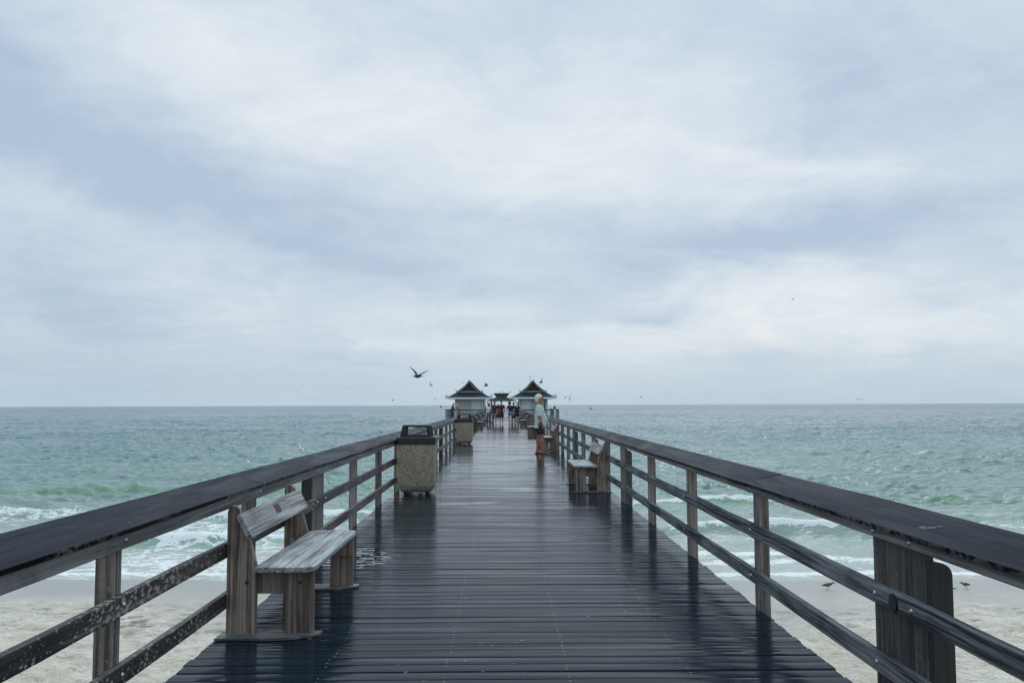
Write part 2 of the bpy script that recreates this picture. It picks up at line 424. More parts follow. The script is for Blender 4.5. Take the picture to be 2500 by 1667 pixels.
plain('bird_brown', (.11, .08, .06), 0.85, 0.25, 20)

# ------------------------------------------------------------------ mesh helpers
class MB:
    def __init__(s): s.v = []; s.f = []
    def add(s, vs_, fs):
        o = len(s.v); s.v += [tuple(v) for v in vs_]; s.f += [tuple(i + o for i in f) for f in fs]; return s
    def box(s, x0, x1, y0, y1, z0, z1):
        return s.hexa([(x0, y0, z0), (x1, y0, z0), (x1, y1, z0), (x0, y1, z0), (x0, y0, z1), (x1, y0, z1), (x1, y1, z1), (x0, y1, z1)])
    def hexa(s, v):
        return s.add(v, [(0, 3, 2, 1), (4, 5, 6, 7), (0, 1, 5, 4), (1, 2, 6, 5), (2, 3, 7, 6), (3, 0, 4, 7)])
    def prism(s, poly, axis, a, b):
        """poly: 2-D outline in the plane across the axis; extruded from a to b along it"""
        n = len(poly)
        def P(q, k):
            if axis == 0: return (k, q[0], q[1])
            if axis == 1: return (q[0], k, q[1])
            return (q[0], q[1], k)
        vs_ = [P(q, a) for q in poly] + [P(q, b) for q in poly]
        fs = [tuple(range(n))[::-1], tuple(range(n, 2 * n))] + [(i, (i + 1) % n, n + (i + 1) % n, n + i) for i in range(n)]
        return s.add(vs_, fs)
    def tube(s, pts, rad, n=10, caps=True):
        pts = [Vector(q) for q in pts]
        if not isinstance(rad, (list, tuple)): rad = [rad] * len(pts)
        vs_, fs = [], []
        for i, q in enumerate(pts):
            d = (pts[min(i + 1, len(pts) - 1)] - pts[max(i - 1, 0)]).normalized()
            up = Vector((0, 0, 1)) if abs(d.z) < 0.95 else Vector((1, 0, 0))
            a = d.cross(up).normalized(); b = d.cross(a).normalized()
            for k in range(n):
                an = 2 * math.pi * k / n
                vs_.append(q + (a * math.cos(an) + b * math.sin(an)) * rad[i])
        for i in range(len(pts) - 1):
            for k in range(n):
                fs.append((i * n + k, i * n + (k + 1) % n, (i + 1) * n + (k + 1) % n, (i + 1) * n + k))
        if caps:
            fs.append(tuple(range(n))[::-1]); fs.append(tuple(range((len(pts) - 1) * n, len(pts) * n)))
        return s.add(vs_, fs)
    def ell(s, c, r, n=14, m_=9, rot=None):
        vs_, fs = [], []
        c = Vector(c)
        for i in range(m_ + 1):
            ph = math.pi * i / m_
            for k in range(n):
                th = 2 * math.pi * k / n
                v = Vector((r[0] * math.sin(ph) * math.cos(th), r[1] * math.sin(ph) * math.sin(th), r[2] * math.cos(ph)))
                if rot is not None: v = rot @ v
                vs_.append(c + v)
        for i in range(m_):
            for k in range(n):
                fs.append((i * n + k, (i + 1) * n + k, (i + 1) * n + (k + 1) % n, i * n + (k + 1) % n))
        return s.add(vs_, fs)
    def mesh(s, name, smooth=False):
        me = bpy.data.meshes.new(name)
        me.from_pydata(s.v, [], s.f)
        bm = bmesh.new(); bm.from_mesh(me)
        bmesh.ops.remove_doubles(bm, verts=bm.verts, dist=1e-6)
        bmesh.ops.recalc_face_normals(bm, faces=bm.faces)
        bm.to_mesh(me); bm.free()
        if smooth: me.polygons.foreach_set('use_smooth', [True] * len(me.polygons))
        return me
    def build(s, name, mat, parent=None, bevel=0.0, smooth=False, label=None):
        me = s.mesh(name, smooth)
        me.materials.append(MATS[mat])
        o = bpy.data.objects.new(name, me); C.objects.link(o)
        if parent is not None: o.parent = parent
        if bevel:
            b = o.modifiers.new('bevel', 'BEVEL'); b.width = bevel; b.segments = 2; b.limit_method = 'ANGLE'; b.angle_limit = R(40)
        if label: o['label'] = label
        return o
def tag(o, label=None, cat=None, group=None, kind=None):
    if label: o['label'] = label
    if cat: o['category'] = cat
    if group: o['group'] = group
    if kind: o['kind'] = kind
    return o
def thing(name, label, cat, loc=(0, 0, 0), rz=0.0, group=None, scale=1.0):
    o = bpy.data.objects.new(name, None); C.objects.link(o)
    o.empty_display_size = 0.2
    o.location = loc; o.rotation_euler = (0, 0, rz); o.scale = (scale,) * 3
    return tag(o, label, cat, group)
def copy_tree(o, parent=None):
    c_ = o.copy(); C.objects.link(c_); c_.parent = parent
    for ch in list(o.children): copy_tree(ch, c_)
    return c_

def vnoise(x, y, seed=0):
    """value noise on numpy arrays"""
    r_ = np.random.default_rng(seed); tab = r_.random((256, 256))
    xi = np.floor(x).astype(int); yi = np.floor(y).astype(int)
    fx = x - xi; fy = y - yi
    fx = fx * fx * (3 - 2 * fx); fy = fy * fy * (3 - 2 * fy)
    a = tab[xi % 256, yi % 256]; b = tab[(xi + 1) % 256, yi % 256]
    c_ = tab[xi % 256, (yi + 1) % 256]; d = tab[(xi + 1) % 256, (yi + 1) % 256]
    return (a * (1 - fx) + b * fx) * (1 - fy) + (c_ * (1 - fx) + d * fx) * fy
def fbm(x, y, seed=0, octs=4):
    s_ = 0; a = 0.5
    for i in range(octs):
        s_ = s_ + a * vnoise(x * 2 ** i, y * 2 ** i, seed + i); a *= 0.5
    return s_ / (1 - 0.5 ** octs)
def sstep(a, b, v):
    q = np.clip((v - a) / (b - a), 0, 1); return q * q * (3 - 2 * q)
def grid_obj(name, X, Y, Z, mat, kind, attrs=None):
    h_, w_ = X.shape
    me = bpy.data.meshes.new(name)
    v = np.stack([X, Y, Z], -1).reshape(-1, 3).astype(np.float32)
    idx = np.arange(h_ * w_).reshape(h_, w_)
    f = np.stack([idx[:-1, :-1], idx[:-1, 1:], idx[1:, 1:], idx[1:, :-1]], -1).reshape(-1, 4)
    me.vertices.add(len(v)); me.vertices.foreach_set('co', v.ravel())
    me.loops.add(f.size); me.loops.foreach_set('vertex_index', f.ravel().astype(np.int32))
    me.polygons.add(len(f)); me.polygons.foreach_set('loop_start', np.arange(0, f.size, 4, dtype=np.int32))
    me.polygons.foreach_set('use_smooth', np.ones(len(f), dtype=bool))
    me.update(calc_edges=True)
    for k_, a in (attrs or {}).items():
        at = me.attributes.new(k_, 'FLOAT', 'POINT'); at.data.foreach_set('value', a.ravel().astype(np.float32))
    me.materials.append(MATS[mat])
    o = bpy.data.objects.new(name, me); C.objects.link(o); o['kind'] = kind
    return o

# ------------------------------------------------------------------ ground: beach and sea bed
WATER_Z = -3.5
def shore(x): return 26.6 - 0.035 * np.clip(x, -60, 60) + 0.9 * (fbm(x * 0.13 + 40, x * 0 + 3.3, 5) - 0.5) * 2
xs = np.concatenate([np.linspace(-90, -26, 40)[:-1], np.linspace(-26, 26, 430), np.linspace(26, 90, 40)[1:]])
ys = np.concatenate([np.linspace(-60, 2, 40)[:-1], np.linspace(2, 31, 260), np.linspace(31, 60, 20)[1:]])
X, Y = np.meshgrid(xs, ys)
dsh = shore(X) - Y
Z = WATER_Z + np.where(dsh > 0, 0.030 * dsh, 0.045 * dsh)
drym = sstep(2.6, 6.0, dsh)
Z += drym * (0.10 * (fbm(X * 1.3, Y * 1.9, 21, 4) - 0.5) - 0.16 * np.clip(fbm(X * 3.8, Y * 4.4, 31, 2) - 0.56, 0, 1) * 2.2 + 0.25 * (fbm(X * .2, Y * .2, 41, 2) - 0.5))
Z += (1 - drym) * 0.015 * (fbm(X * .6, Y * .6, 51, 2) - 0.5)
grid_obj('beach', X, Y, Z, 'beach_sand', 'structure')
# sea bed and land far beyond the modelled strip, one sheet out to the horizon
b = MB(); b.add([(-30000, -3000, -7), (30000, -3000, -7), (30000, 30000, -7), (-30000, 30000, -7)], [(0, 1, 2, 3)])
o = b.build('sea_bed', 'beach_sand'); o['kind'] = 'structure'

# ------------------------------------------------------------------ sea
ylist = [23.0]
while ylist[-1] < 22000:
    yv = ylist[-1]
    st = 0.10 if yv < 50 else 0.10 + (yv - 50) * 0.0026
    if yv > 420: st = 1.06 + (yv - 420) * 0.006
    if yv > 1500: st = yv * 0.05
    ylist.append(yv + st)
ys = np.array(ylist, dtype=np.float64)
u = np.linspace(-1, 1, 840); u = np.sign(u) * (0.75 * np.abs(u) + 0.25 * np.abs(u) ** 3)
hw = 18 + ys * 0.80
X = u[None, :] * hw[:, None] ; Y = np.repeat(ys[:, None], len(u), 1)
spac = np.gradient(ys)[:, None]
H = np.zeros_like(X); slope = 0
wr = np.random.default_rng(5)
dsh = Y - shore(X)
shoal = sstep(2, 22, dsh)
mod = 0.55 + 0.9 * fbm(X * 0.05, Y * 0.06, 77, 3)
NF = {}
for bk, L_ in ((0, 1.0), (1, 2.2), (2, 4.5), (3, 10.0)):
    for rep in range(2):
        NF[bk, rep] = (fbm(X * .5 / L_, Y * .5 / L_, 10 + bk * 4 + rep, 2), 0.35 + 1.3 * fbm(X * .22 / L_ + 9 * rep, Y * .3 / L_, 100 + bk * 5 + rep, 2))
for lam in [13, 9, 6.5, 4.9, 3.9, 3.2, 2.7, 2.25, 1.9, 1.6, 1.35, 1.12, .94, .8, .68]:
    bk = 0 if lam < 1.5 else 1 if lam < 3 else 2 if lam < 6 else 3
    vis = sstep(2.2, 4.0, lam / np.maximum(spac, 1e-3))
    nrow = int(np.searchsorted(-vis[:, 0], 0.0))     # rows beyond which this wavelength is too fine for the mesh
    if nrow < 4: continue
    sl = slice(0, nrow)
    for rep in range(2):
        th = wr.normal(0, 0.40 if lam > 3 else 0.60); kx, ky = math.sin(th), math.cos(th)
        k_ = 2 * math.pi / (lam * wr.uniform(.92, 1.08))
        ph = k_ * (kx * X[sl] + ky * Y[sl]) + wr.uniform(0, 7) + (2.4 + wr.uniform(0, 1)) * NF[bk, rep][0][sl]
        A = 0.037 * lam ** 0.22
        ph = ph + 0.4 * np.sin(ph)
        H[sl] += A * (NF[bk, (rep + (lam > 2)) % 2][1][sl] ** 2.2) * vis[sl] * ((0.5 + 0.5 * np.cos(ph)) ** 3 - 0.31)
H *= mod * (0.16 + 0.84 * shoal)
foam = np.zeros_like(X); crest = np.zeros_like(X)
def swell(yc, x0, halfx, amp, wid, broken, tail, curve=0.0, seed=0, soft=0.35):
    """one shoreward travelling wave: steep face towards the beach, foam on and behind it when broken"""
    global H, foam, crest
    wob = 1.6 * (fbm(X * .16 + seed, X * 0 + seed * .7, 60 + seed, 3) - .5) * 2 + .35 * (fbm(X * .9 + seed, X * 0, 80 + seed, 2) - .5)
    yl = yc + wob + curve * (X - x0) ** 2
    d = Y - yl
    ex = np.clip(1 - ((X - x0) / halfx) ** 2, 0, 1) ** soft
    ex = ex * (0.55 + 0.75 * fbm(X * .35 + seed, X * 0 + 1, 90 + seed, 2))
    prof = np.where(d < 0, np.exp(-(d / (wid * .42)) ** 2), np.exp(-(d / (wid * 1.25)) ** 2))
    H += amp * ex * prof
    face = np.exp(-((d + wid * .35) / (wid * .42)) ** 2)
    crest = np.maximum(crest, np.clip(face * ex * 1.25, 0, 1) * (1 - 0.3 * broken))
    if broken > 0:
        bx = np.clip((fbm(X * .28 + seed * 3, X * 0 + 5, 70 + seed, 2) - .5 + broken * .55) * 3.2, 0, 1) * np.clip(ex * 1.6, 0, 1)
        f1 = bx * np.where(d < -wid * .12, np.exp(-((d + wid * .12) / (.22 * wid)) ** 2), np.exp(-(d / (wid * 1.1 * tail)) ** 2))
        foam = np.maximum(foam, f1)
        H += 0.06 * f1 * (fbm(X * 3, Y * 4, 33, 3) - .4)
swell(53.5, -24, 13, 0.42, 1.3, 0.02, 0.5, 0, 1)
swell(56.0, -6, 9, 0.25, 1.2, 0.15, 0.5, 0, 2)
swell(45.2, 9.6, 4.5, 0.60, 1.3, 0.75, 0.6, 0, 3)
swell(46.5, 24, 11, 0.22, 1.2, 0.0, 0.6, 0, 4)
swell(34.4, 10.6, 4.6, 1.0, 1.25, 2.4, 4.2, 0.02, 6, .5)
swell(33.6, -11.0, 4.2, 0.42, 1.0, 1.4, 1.4, 0.0, 7)
swell(41.5, -8.0, 6.0, 0.33, 1.0, 1.3, 1.5, 0.0, 8)
swell(39.5, 20, 6.0, 0.18, 1.1, 0.1, 1.0, 0.0, 9)
swell(29.6, 3, 9, 0.12, .8, 0.9, 1.5, 0.0, 10)
# drifting lace of old foam, stronger on the left and close to the beach
patch = fbm(X * .10 + 7, Y * .17 + 2, 202, 4)
bandL = sstep(31, 36, Y) * (1 - sstep(45, 50.5, Y)) * sstep(6, -6, X)
bandN = (1 - sstep(36, 44, Y))
foam = np.maximum(foam, bandL * (0.56 + 0.9 * (patch - .5)))
foam = np.maximum(foam, bandN * (0.47 + 0.9 * (patch - .5)))
foam = np.maximum(foam, sstep(44, 40, Y) * sstep(2, 6, X) * (0.44 + 0.8 * (patch - .5)))
foam = np.maximum(foam, np.exp(-((dsh - 0.55) / 0.45) ** 2) * 0.95)
foam = np.maximum(foam, np.exp(-((dsh - 2.6 - 1.2 * (patch - .5)) / 0.8) ** 2) * 0.75 * sstep(-2, 6, X))
foam = np.clip(foam, 0, 1) * sstep(0.0, .25, dsh + .6)
H *= sstep(0.0, 3.0, dsh + .5)
far = sstep(12000, 20000, Y)
H *= sstep(1.0, 0.93, np.abs(X) / hw[:, None])
Z = WATER_Z + H * (1 - far) + 0.02 * sstep(0, -3, -dsh) + 0.012 - 0.3 * sstep(0.4, 3, -dsh)
grid_obj('sea', X, Y, Z, 'sea_water', 'structure', {'foam': foam, 'crest': np.clip(crest, 0, 1)})
# the same water to either side and to the horizon, beyond the detailed fan
for sgn in (-1, 1):
    b = MB()
    x0 = [(18 + 23 * .80), (18 + 300 * .80), (18 + 21000 * .80)]
    pts = [(sgn * (x0[0] - .4), 23), (sgn * (x0[1] - .4), 300), (sgn * (x0[2] - 1), 21000), (sgn * 30000, 21000), (sgn * 30000, 23)]
    b.add([(a, c_, WATER_Z - .012) for a, c_ in pts], [(0, 1, 2, 3, 4)])
    o = b.build('open_sea', 'sea_water'); o['kind'] = 'structure'
    if o.data.polygons[0].normal.z < 0: o.data.flip_normals()

# ------------------------------------------------------------------ pier deck
def deck_boards(x0, x1, y0, y1, detail):
    b = MB(); i0 = int(math.floor(y0 / PITCH)); i1 = int(math.floor(y1 / PITCH))
    for i in range(i0, i1):
        ya, yb = i * PITCH + .0032, (i + 1) * PITCH - .0032
        dz = random.uniform(-.0012, .0012); tl = random.uniform(-.0009, .0009); tx = random.uniform(-.0005, .0005)
        xa, xb = x0 + random.uniform(-.006, .012), x1 + random.uniform(-.012, .006)
        cup = random.uniform(-.0010, .0012)
        prof = [(ya, -.006), (ya + .004, -.001), (ya + .03, 0), ((ya + yb) / 2, -cup), (yb - .03, 0), (yb - .004, -.001), (yb, -.006), (yb, -.04), (ya, -.04)]
        if not detail: prof = [(ya, -.001), ((ya + yb) / 2, -cup), (yb, -.001), (yb, -.04), (ya, -.04)]
        nseg = 4 if detail else 1
        xs_ = [xa + (xb - xa) * k / nseg for k in range(nseg + 1)]
        wob = [random.uniform(-.0006, .0006) for _ in xs_]
        vs_, fs = [], []; n = len(prof)
        for j, xx in enumerate(xs_):
            for (yy_, zz) in prof:
                vs_.append((xx, yy_, zz + dz + tx * xx + wob[j] + (yy_ - ya) / PITCH * tl * 2))
        for j in range(nseg):
            for k in range(n): fs.append((j * n + k, (j + 1) * n + k, (j + 1) * n + (k + 1) % n, j * n + (k + 1) % n))
        fs.append(tuple(range(n))); fs.append(tuple(range(nseg * n, (nseg + 1) * n))[::-1])
        b.add(vs_, fs)
    return b
b = deck_boards(-1.85, 1.885, -2.0, 40, True)
b2 = deck_boards(-1.85, 1.885, 40.01, 104, False); b.add(b2.v, b2.f)
deck = b.build('pier_deck', 'wet_deck'); deck['kind'] = 'structure'
b = deck_boards(-6.6, 6.5, 104.1, 122, False)
b2 = deck_boards(-2.6, 2.6, 122.1, 144, False); b.add(b2.v, b2.f)
b2 = deck_boards(-4.6, 4.6, 144.1, 162, False); b.add(b2.v, b2.f)
o = b.build('pier_platform', 'wet_deck'); o['kind'] = 'structure'
# timber under the deck
for xb_ in (-1.72, -1.0, -.33, .36, 1.05, 1.76):
    MB().box(xb_ - .04, xb_ + .04, -2, 104, -.30, -.045).build('joist', 'pile_wood', deck)
for k_ in range(11):
    yv = 4.3 + 9.75 * k_
    MB().box(-2.0, 2.03, yv - .1, yv + .1, -.62, -.305).build('cross_beam', 'pile_wood', deck)
    for xx in (-1.55, 1.55):
        MB().tube([(xx, yv, -.63), (xx, yv, -8)], .15, 12).build('pile', 'pile_wood', deck)

# ------------------------------------------------------------------ railings
def railing(sgn, label, wides, posts, rail_mat, xin):
    root = thing('railing', label, 'railing', (sgn * xin, 0, 0), 0, 'railings along the pier')
    def S(v): return sgn * v - sgn * xin          # |x| to local x
    def bx(b, xa, xb, *r): return b.box(min(S(xa), S(xb)), max(S(xa), S(xb)), *r)
    xr = xin - .038
    ab, m0, m1, b0, b1 = (.817, .502, .600, .173, .270) if sgn < 0 else (.848, .526, .622, .197, .293)
    stops = sorted(posts + wides)
    # posts
    n = 0
    for yv in stops:
        n += 1
        if yv in wides:
            root_p = None
            yb_ = yv - .30
            for k in range(4):
                b = MB(); bx(b, xin - .001, xin + .036, yb_ + .03 + .142 * k, yb_ + .169 + .142 * k, -.6, .88 + random.uniform(-.004, .004))
                pp = b.build('laminated_post' if k == 0 else 'post_board', 'dark_post_wood' if sgn > 0 and yv < 10 else 'post_wood', root if k == 0 else root_p, .003)
                if k == 0: root_p = pp
            b = MB(); bx(b, xin + .036, xin + .085, yb_ + .03, yb_ + .595, -.6, .76)
            b.build('post_core', 'dark_post_wood', root_p)
            xa, xb = xin, xin + .098
            poly = [(S(xa), -.6), (S(xb), -.6), (S(xb), .75)]
            for q in range(1, 6):
                an = q / 6 * math.pi / 2
                poly.append((S(xb - .055 + .055 * math.cos(an)), .75 + .055 * math.sin(an)))
            poly += [(S(xb - .055), .805), (S(xa), .82)]
            MB().prism(poly, 1, yb_ - .012, yb_ + .028).build('round_cornered_board', 'black_board_wood' if (sgn > 0 and yv < 10) or sgn < 0 else 'dark_post_wood', root_p, .003)
            if sgn > 0 and yv < 10:
                b = MB(); cx = S(xr - .003)
                MB().tube([(cx + .004, yv - .02, (m0 + m1) / 2), (cx - .006, yv - .02, (m0 + m1) / 2)], .042, 18).build('knot', 'black_board_wood', root_p)
            ysb = (yv - .20, yv + .20)
        else:
            b = MB(); jx = random.uniform(-.004, .004); tl = random.uniform(-.006, .006)
            xa, xb = S(xin), S(xin + .09)
            y0, y1 = yv - .045, yv + .045
            b.hexa([(min(xa, xb), y0, -.35), (max(xa, xb), y0, -.35), (max(xa, xb), y1, -.35), (min(xa, xb), y1, -.35),
                    (min(xa, xb), y0 + tl, .885), (max(xa, xb), y0 + tl, .885), (max(xa, xb), y1 + tl, .885), (min(xa, xb), y1 + tl, .885)])
            root_p = b.build('post', 'post_wood', root, .004)
            ysb = (yv + random.uniform(-.012, .012),)
        if 0 < yv < 40:
            for yb in ysb:
                for zb in ((ab + .90) / 2, (m0 + m1) / 2, (b0 + b1) / 2):
                    b = MB(); xc = xr
                    rad = .0135
                    prof = [(0, 1.0), (.35, .98), (.7, .75), (.95, .35), (1.0, .0)]
                    vs_, fs = [], []
                    for hh_, rr_ in prof:
                        for k in range(10):
                            an = 2 * math.pi * k / 10
                            vs_.append((S(xc - .0105 * hh_ + .0015), yb + rad * rr_ * math.cos(an), zb + rad * rr_ * math.sin(an)))
                    for i in range(len(prof) - 1):
                        for k in range(10): fs.append((i * 10 + k, i * 10 + (k + 1) % 10, (i + 1) * 10 + (k + 1) % 10, (i + 1) * 10 + k))
                    b.add(vs_, fs); b.build('bolt', 'bolt_metal', root_p, smooth=True)
    # long members, spliced at every second support
    knots = [stops[0] - 2.4] + stops[1::2] + [104.2]
    jit = {}
    def J(yv, k):
        if (yv, k) not in jit: jit[(yv, k)] = random.uniform(-1, 1)
        return jit[(yv, k)]
    for a, e in zip(knots[:-1], knots[1:]):
        mids = [s_ for s_ in stops if a < s_ < e]
        ys_ = [a + .002] + mids + [e - .002]
        # fine stations give a slightly wavy, hand-cut line
        fine = []
        for p0, p1 in zip(ys_[:-1], ys_[1:]):
            m_ = 3
            fine += [p0 + (p1 - p0) * k / m_ for k in range(m_)]
        fine.append(ys_[-1])
        def strip(name, mat, secf, bevel, lab=None):
            b = MB(); vs_, fs = [], []
            for yv in fine:
                vs_ += [(S(px), yv, pz) for px, pz in secf(yv)]
            n_ = len(secf(fine[0]))
            for i in range(len(fine) - 1):
                for k in range(n_): fs.append((i * n_ + k, i * n_ + (k + 1) % n_, (i + 1) * n_ + (k + 1) % n_, (i + 1) * n_ + k))
            fs.append(tuple(range(n_))); fs.append(tuple(range((len(fine) - 1) * n_, len(fine) * n_))[::-1])
            b.add(vs_, fs); return b.build(name, mat, root, bevel, label=lab)
        off = random.uniform(-.004, .004)
        def cap_sec(yv):
            w1_ = .0035 * J(yv, 'c'); w2_ = .003 * J(yv, 'd')
            xi, xo = xin - .068 + w1_ + off, xin + .205 + w2_ + off
            z1, z2 = .918 + .003 * J(yv, 'e'), .984 + .003 * J(yv, 'f')
            return [(xi, z1), (xi + .008, z1 - .026), (xo + .006, z2 - .030), (xo, z2)]
        strip('cap_board', 'cap_wood', cap_sec, .004)
        def ap_sec(yv):
            w_ = .0025 * J(yv, 'g')
            return [(xr + w_, .902), (xr + w_, ab + .002 * J(yv, 'h')), (xin - .0005, ab), (xin - .0005, .905)]
        strip('apron_rail', 'apron_wood', ap_sec, .004)
        for nm, z0, z1, kk in (('middle_rail', m0, m1, 'm'), ('bottom_rail', b0, b1, 'b')):
            def sec(yv, z0=z0, z1=z1, kk=kk):
                w_ = .003 * J(yv, kk); q = .004 * J(yv, kk + '2')
                return [(xr + w_, z1 + q), (xr + w_, z0 + q), (xin - .0005, z0 + q), (xin - .0005, z1 + q)]
            strip(nm, rail_mat, sec, .004)
    return root
Lw = [-0.35 + 9.55 * k for k in range(12) if -0.35 + 9.55 * k < 104]
Lp = []
for a in Lw: Lp += [a + 2.43, a + 4.80, a + 7.22]
Lp = [v for v in Lp if v < 104]
left_rail = railing(-1, 'lichen spotted wooden railing along the left edge of the pier, behind the two trash cans', Lw, Lp, 'lichen_rail_wood', 1.855)
Rw = [4.3 + 9.8 * k for k in range(-1, 11) if 4.3 + 9.8 * k < 104]
Rp = []
for a in Rw: Rp += [a + 2.44, a + 4.9, a + 7.36]
Rp = [v for v in Rp if v < 104]
right_rail = railing(1, 'wet grey wooden railing along the right edge of the pier, nearest the standing man', Rw, Rp, 'rail_wood', 1.862)
# scratched letters on the right cap board (about H J F)
def cap_pt(a, yv): # a: 0 inner edge .. 1 outer edge of the sloping cap
    return (1.862 - .068 + .273 * a - 1.862, yv, .918 + .066 * a + .0022)
b = MB()
strokes = [((.30, 4.130), (.42, 4.120)), ((.30, 4.112), (.40, 4.104)), ((.35, 4.128), (.36, 4.106)), ((.32, 4.090), (.45, 4.084)), ((.31, 4.102), (.33, 4.090)),
           ((.30, 4.070), (.52, 4.058)), ((.52, 4.058), (.55, 4.036)), ((.42, 4.064), (.44, 4.044)), ((.40, 4.076), (.46, 4.050))]
for (a0, y0), (a1, y1) in strokes:
    q0, q1 = Vector(cap_pt(a0, y0)), Vector(cap_pt(a1, y1))
    d = (q1 - q0).normalized(); s_ = d.cross(Vector((-.235, 0, .972)))  .normalized() * .0014
    b.add([q0 - s_, q0 + s_, q1 + s_, q1 - s_], [(0, 1, 2, 3)])
b.build('scratched_letters', 'scratch', right_rail, label='pale letters scratched into the sloping cap board')

# cross railings of the platform, and its outer sides
def cross_rail(x0, x1, label):
    root = thing('railing', label, 'railing', ((x0 + x1) / 2, 104.0, 0), 0, 'railings around the platform')
    cx = (x0 + x1) / 2
    MB().box(x0 - cx, x1 - cx, -.09, .10, .94, .985).build('cap_board', 'dark_post_wood', root, .004)
    for z0, z1 in ((.84, .94), (.56, .65), (.24, .33)):
        MB().box(x0 - cx, x1 - cx, -.045, -.008, z0, z1).build('rail', 'rail_wood', root)
    n = max(2, int(round((x1 - x0) / 1.5)))
    for k in range(n + 1):
        xx = x0 + (x1 - x0) * k / n - cx
        MB().box(max(xx - .05, x0 - cx), min(xx + .05, x1 - cx), -.0075, .08, -.1, .94).build('post', 'rail_wood', root)
cross_rail(-6.5, -1.95, 'dark cross railing in front of the left house, by the two anglers')
cross_rail(1.97, 6.38, 'dark cross railing in front of the right house, beside the lamp post')
for x_, lb in ((-6.52, 'side railing running seaward past the left house'), (6.40, 'side railing running seaward past the right house')):
    root = thing('railing', lb, 'railing', (x_, 104, 0), 0, 'railings around the platform')
    MB().box(-.11, .11, .1, 17.8, .94, .985).build('cap_board', 'dark_post_wood', root)
    for z0, z1 in ((.84, .94), (.56, .65), (.24, .33)): MB().box(-.03, .01, .1, 17.8, z0, z1).build('rail', 'rail_wood', root)
    for k in range(9): MB().box(.0105, .10, .12 + k * 2.2, .21 + k * 2.2, -.1, .94).build('post', 'rail_wood', root)

# ------------------------------------------------------------------ benches (local: back at x=0, seat towards +x, y from 0 to 1.66)
def bench(label, loc, flip, group='wooden benches along the railings'):
    root = thing('bench', label, 'bench', loc, 0, group)
    s = -1 if flip else 1
    def X_(v): return v * s
    def bx(b, xa, xb, *r): return b.box(min(X_(xa), X_(xb)), max(X_(xa), X_(xb)), *r)
    for k, y0 in enumerate((0.03, 1.60)):
        y1 = y0 + .045
        # tall rear upright with rounded top and raked front edge
        poly = [(X_(0), .0), (X_(.196), .0), (X_(.196), .455), (X_(.155), .60), (X_(.085), .80), (X_(.075), .825), (X_(.055), .841), (X_(.028), .843), (X_(.008), .828), (X_(0), .80)]
        MB().prism(poly, 1, y0, y1).build('rear_upright', 'bench_leg_wood', root, .005)
        b = MB(); bx(b, .385, .572, y0 - .002, y1 - .002, 0, .415); fl = b.build('front_leg', 'bench_leg_wood', root, .005)
        yi0, yi1 = (y1 + .001, y1 + .04) if k == 0 else (y0 - .045, y0 - .004)
        b = MB(); bx(b, .02, .562, yi0, yi1, .262, .415); b.build('seat_bearer', 'bench_leg_wood', root, .004)
        yo = y0 - .004
        for (xx, zz) in ((.135, .345), (.485, .345)):
            MB().tube([(X_(xx), yo + .008, zz), (X_(xx), yo - .003, zz)], .012, 10).build('bolt', 'black_board_wood', root)
        # flat sole board under the two legs
        z_ = .018
        xs_ = [-.03 + .05 * j for j in range(14)]
        poly = [(X_(q), y0 - .13 + .012 * math.sin(q * 17 + k) + random.uniform(-.008, .008) + (.12 * max(0, q - .48) / .14)) for q in xs_]
        poly += [(X_(.62), y1 + .02), (X_(-.03), y1 + .02)]
        MB().prism(poly, 2, .004, z_).build('sole_board', 'sole_wood', root)
    # two seat planks with clipped outer corners
    MB().prism([(X_(.200), -.045), (X_(.386), -.045), (X_(.386), 1.715), (X_(.27), 1.715), (X_(.225), 1.69), (X_(.2), 1.64)], 2, .418, .455).build('seat_plank', 'bench_seat_wood', root, .006)
    c_ = .065
    poly = [(X_(.391), -.045), (X_(.59 - c_), -.045), (X_(.578), -.01), (X_(.59), .035), (X_(.59), 1.70 - c_), (X_(.575), 1.69), (X_(.59 - c_), 1.715), (X_(.391), 1.715)]
    MB().prism(poly, 2, .418, .455).build('seat_plank', 'bench_seat_wood', root, .006)
    # raked back board
    o1 = Vector((.150, 0, .625)); d = Vector((-.092, 0, .178)).normalized(); n = Vector((.178, 0, .092)).normalized()
    hgt_, th = .178, .036
    L0, L1, cc = -.035, 1.70, .045
    outline = [(0, L0 + .02), (.02, L0), (hgt_ - cc, L0), (hgt_ - .012, L0 + .014), (hgt_, L0 + cc), (hgt_, L1 - cc), (hgt_ - .012, L1 - .014), (hgt_ - cc, L1), (.02, L1), (0, L1 - .02)]
    vs_ = []
    for off in (0, th):
        for a, yv in outline:
            q = o1 + d * a + n * (off + .001); vs_.append((X_(q.x), yv, q.z))
    m_ = len(outline)
    fs = [tuple(range(m_)), tuple(range(m_, 2 * m_))] + [(i, (i + 1) % m_, m_ + (i + 1) % m_, m_ + i) for i in range(m_)]
    bb = MB().add(vs_, fs).build('back_board', 'bench_board_wood', root, .006)
    vs_ = []
    for off in (th - .002, th + .004):
        for a, yv in ((.075, .76), (.075, .90), (.140, .90), (.140, .76)):
            q = o1 + d * a + n * off; vs_.append((X_(q.x), yv, q.z))
    MB().add(vs_, [(0, 1, 2, 3), (4, 5, 6, 7), (0, 1, 5, 4), (1, 2, 6, 5), (2, 3, 7, 6), (3, 0, 4, 7)]).build('plaque', 'plaque_metal', bb)
    return root
XL, XR = -1.815, 1.822
proto = bench('brown-legged bench in the near left foreground, against the lichen spotted railing', (XL, 6.03, 0), False)
protoR = bench('nearest bench on the right side, between the standing man and the camera', (XR, 15.66, 0), True)
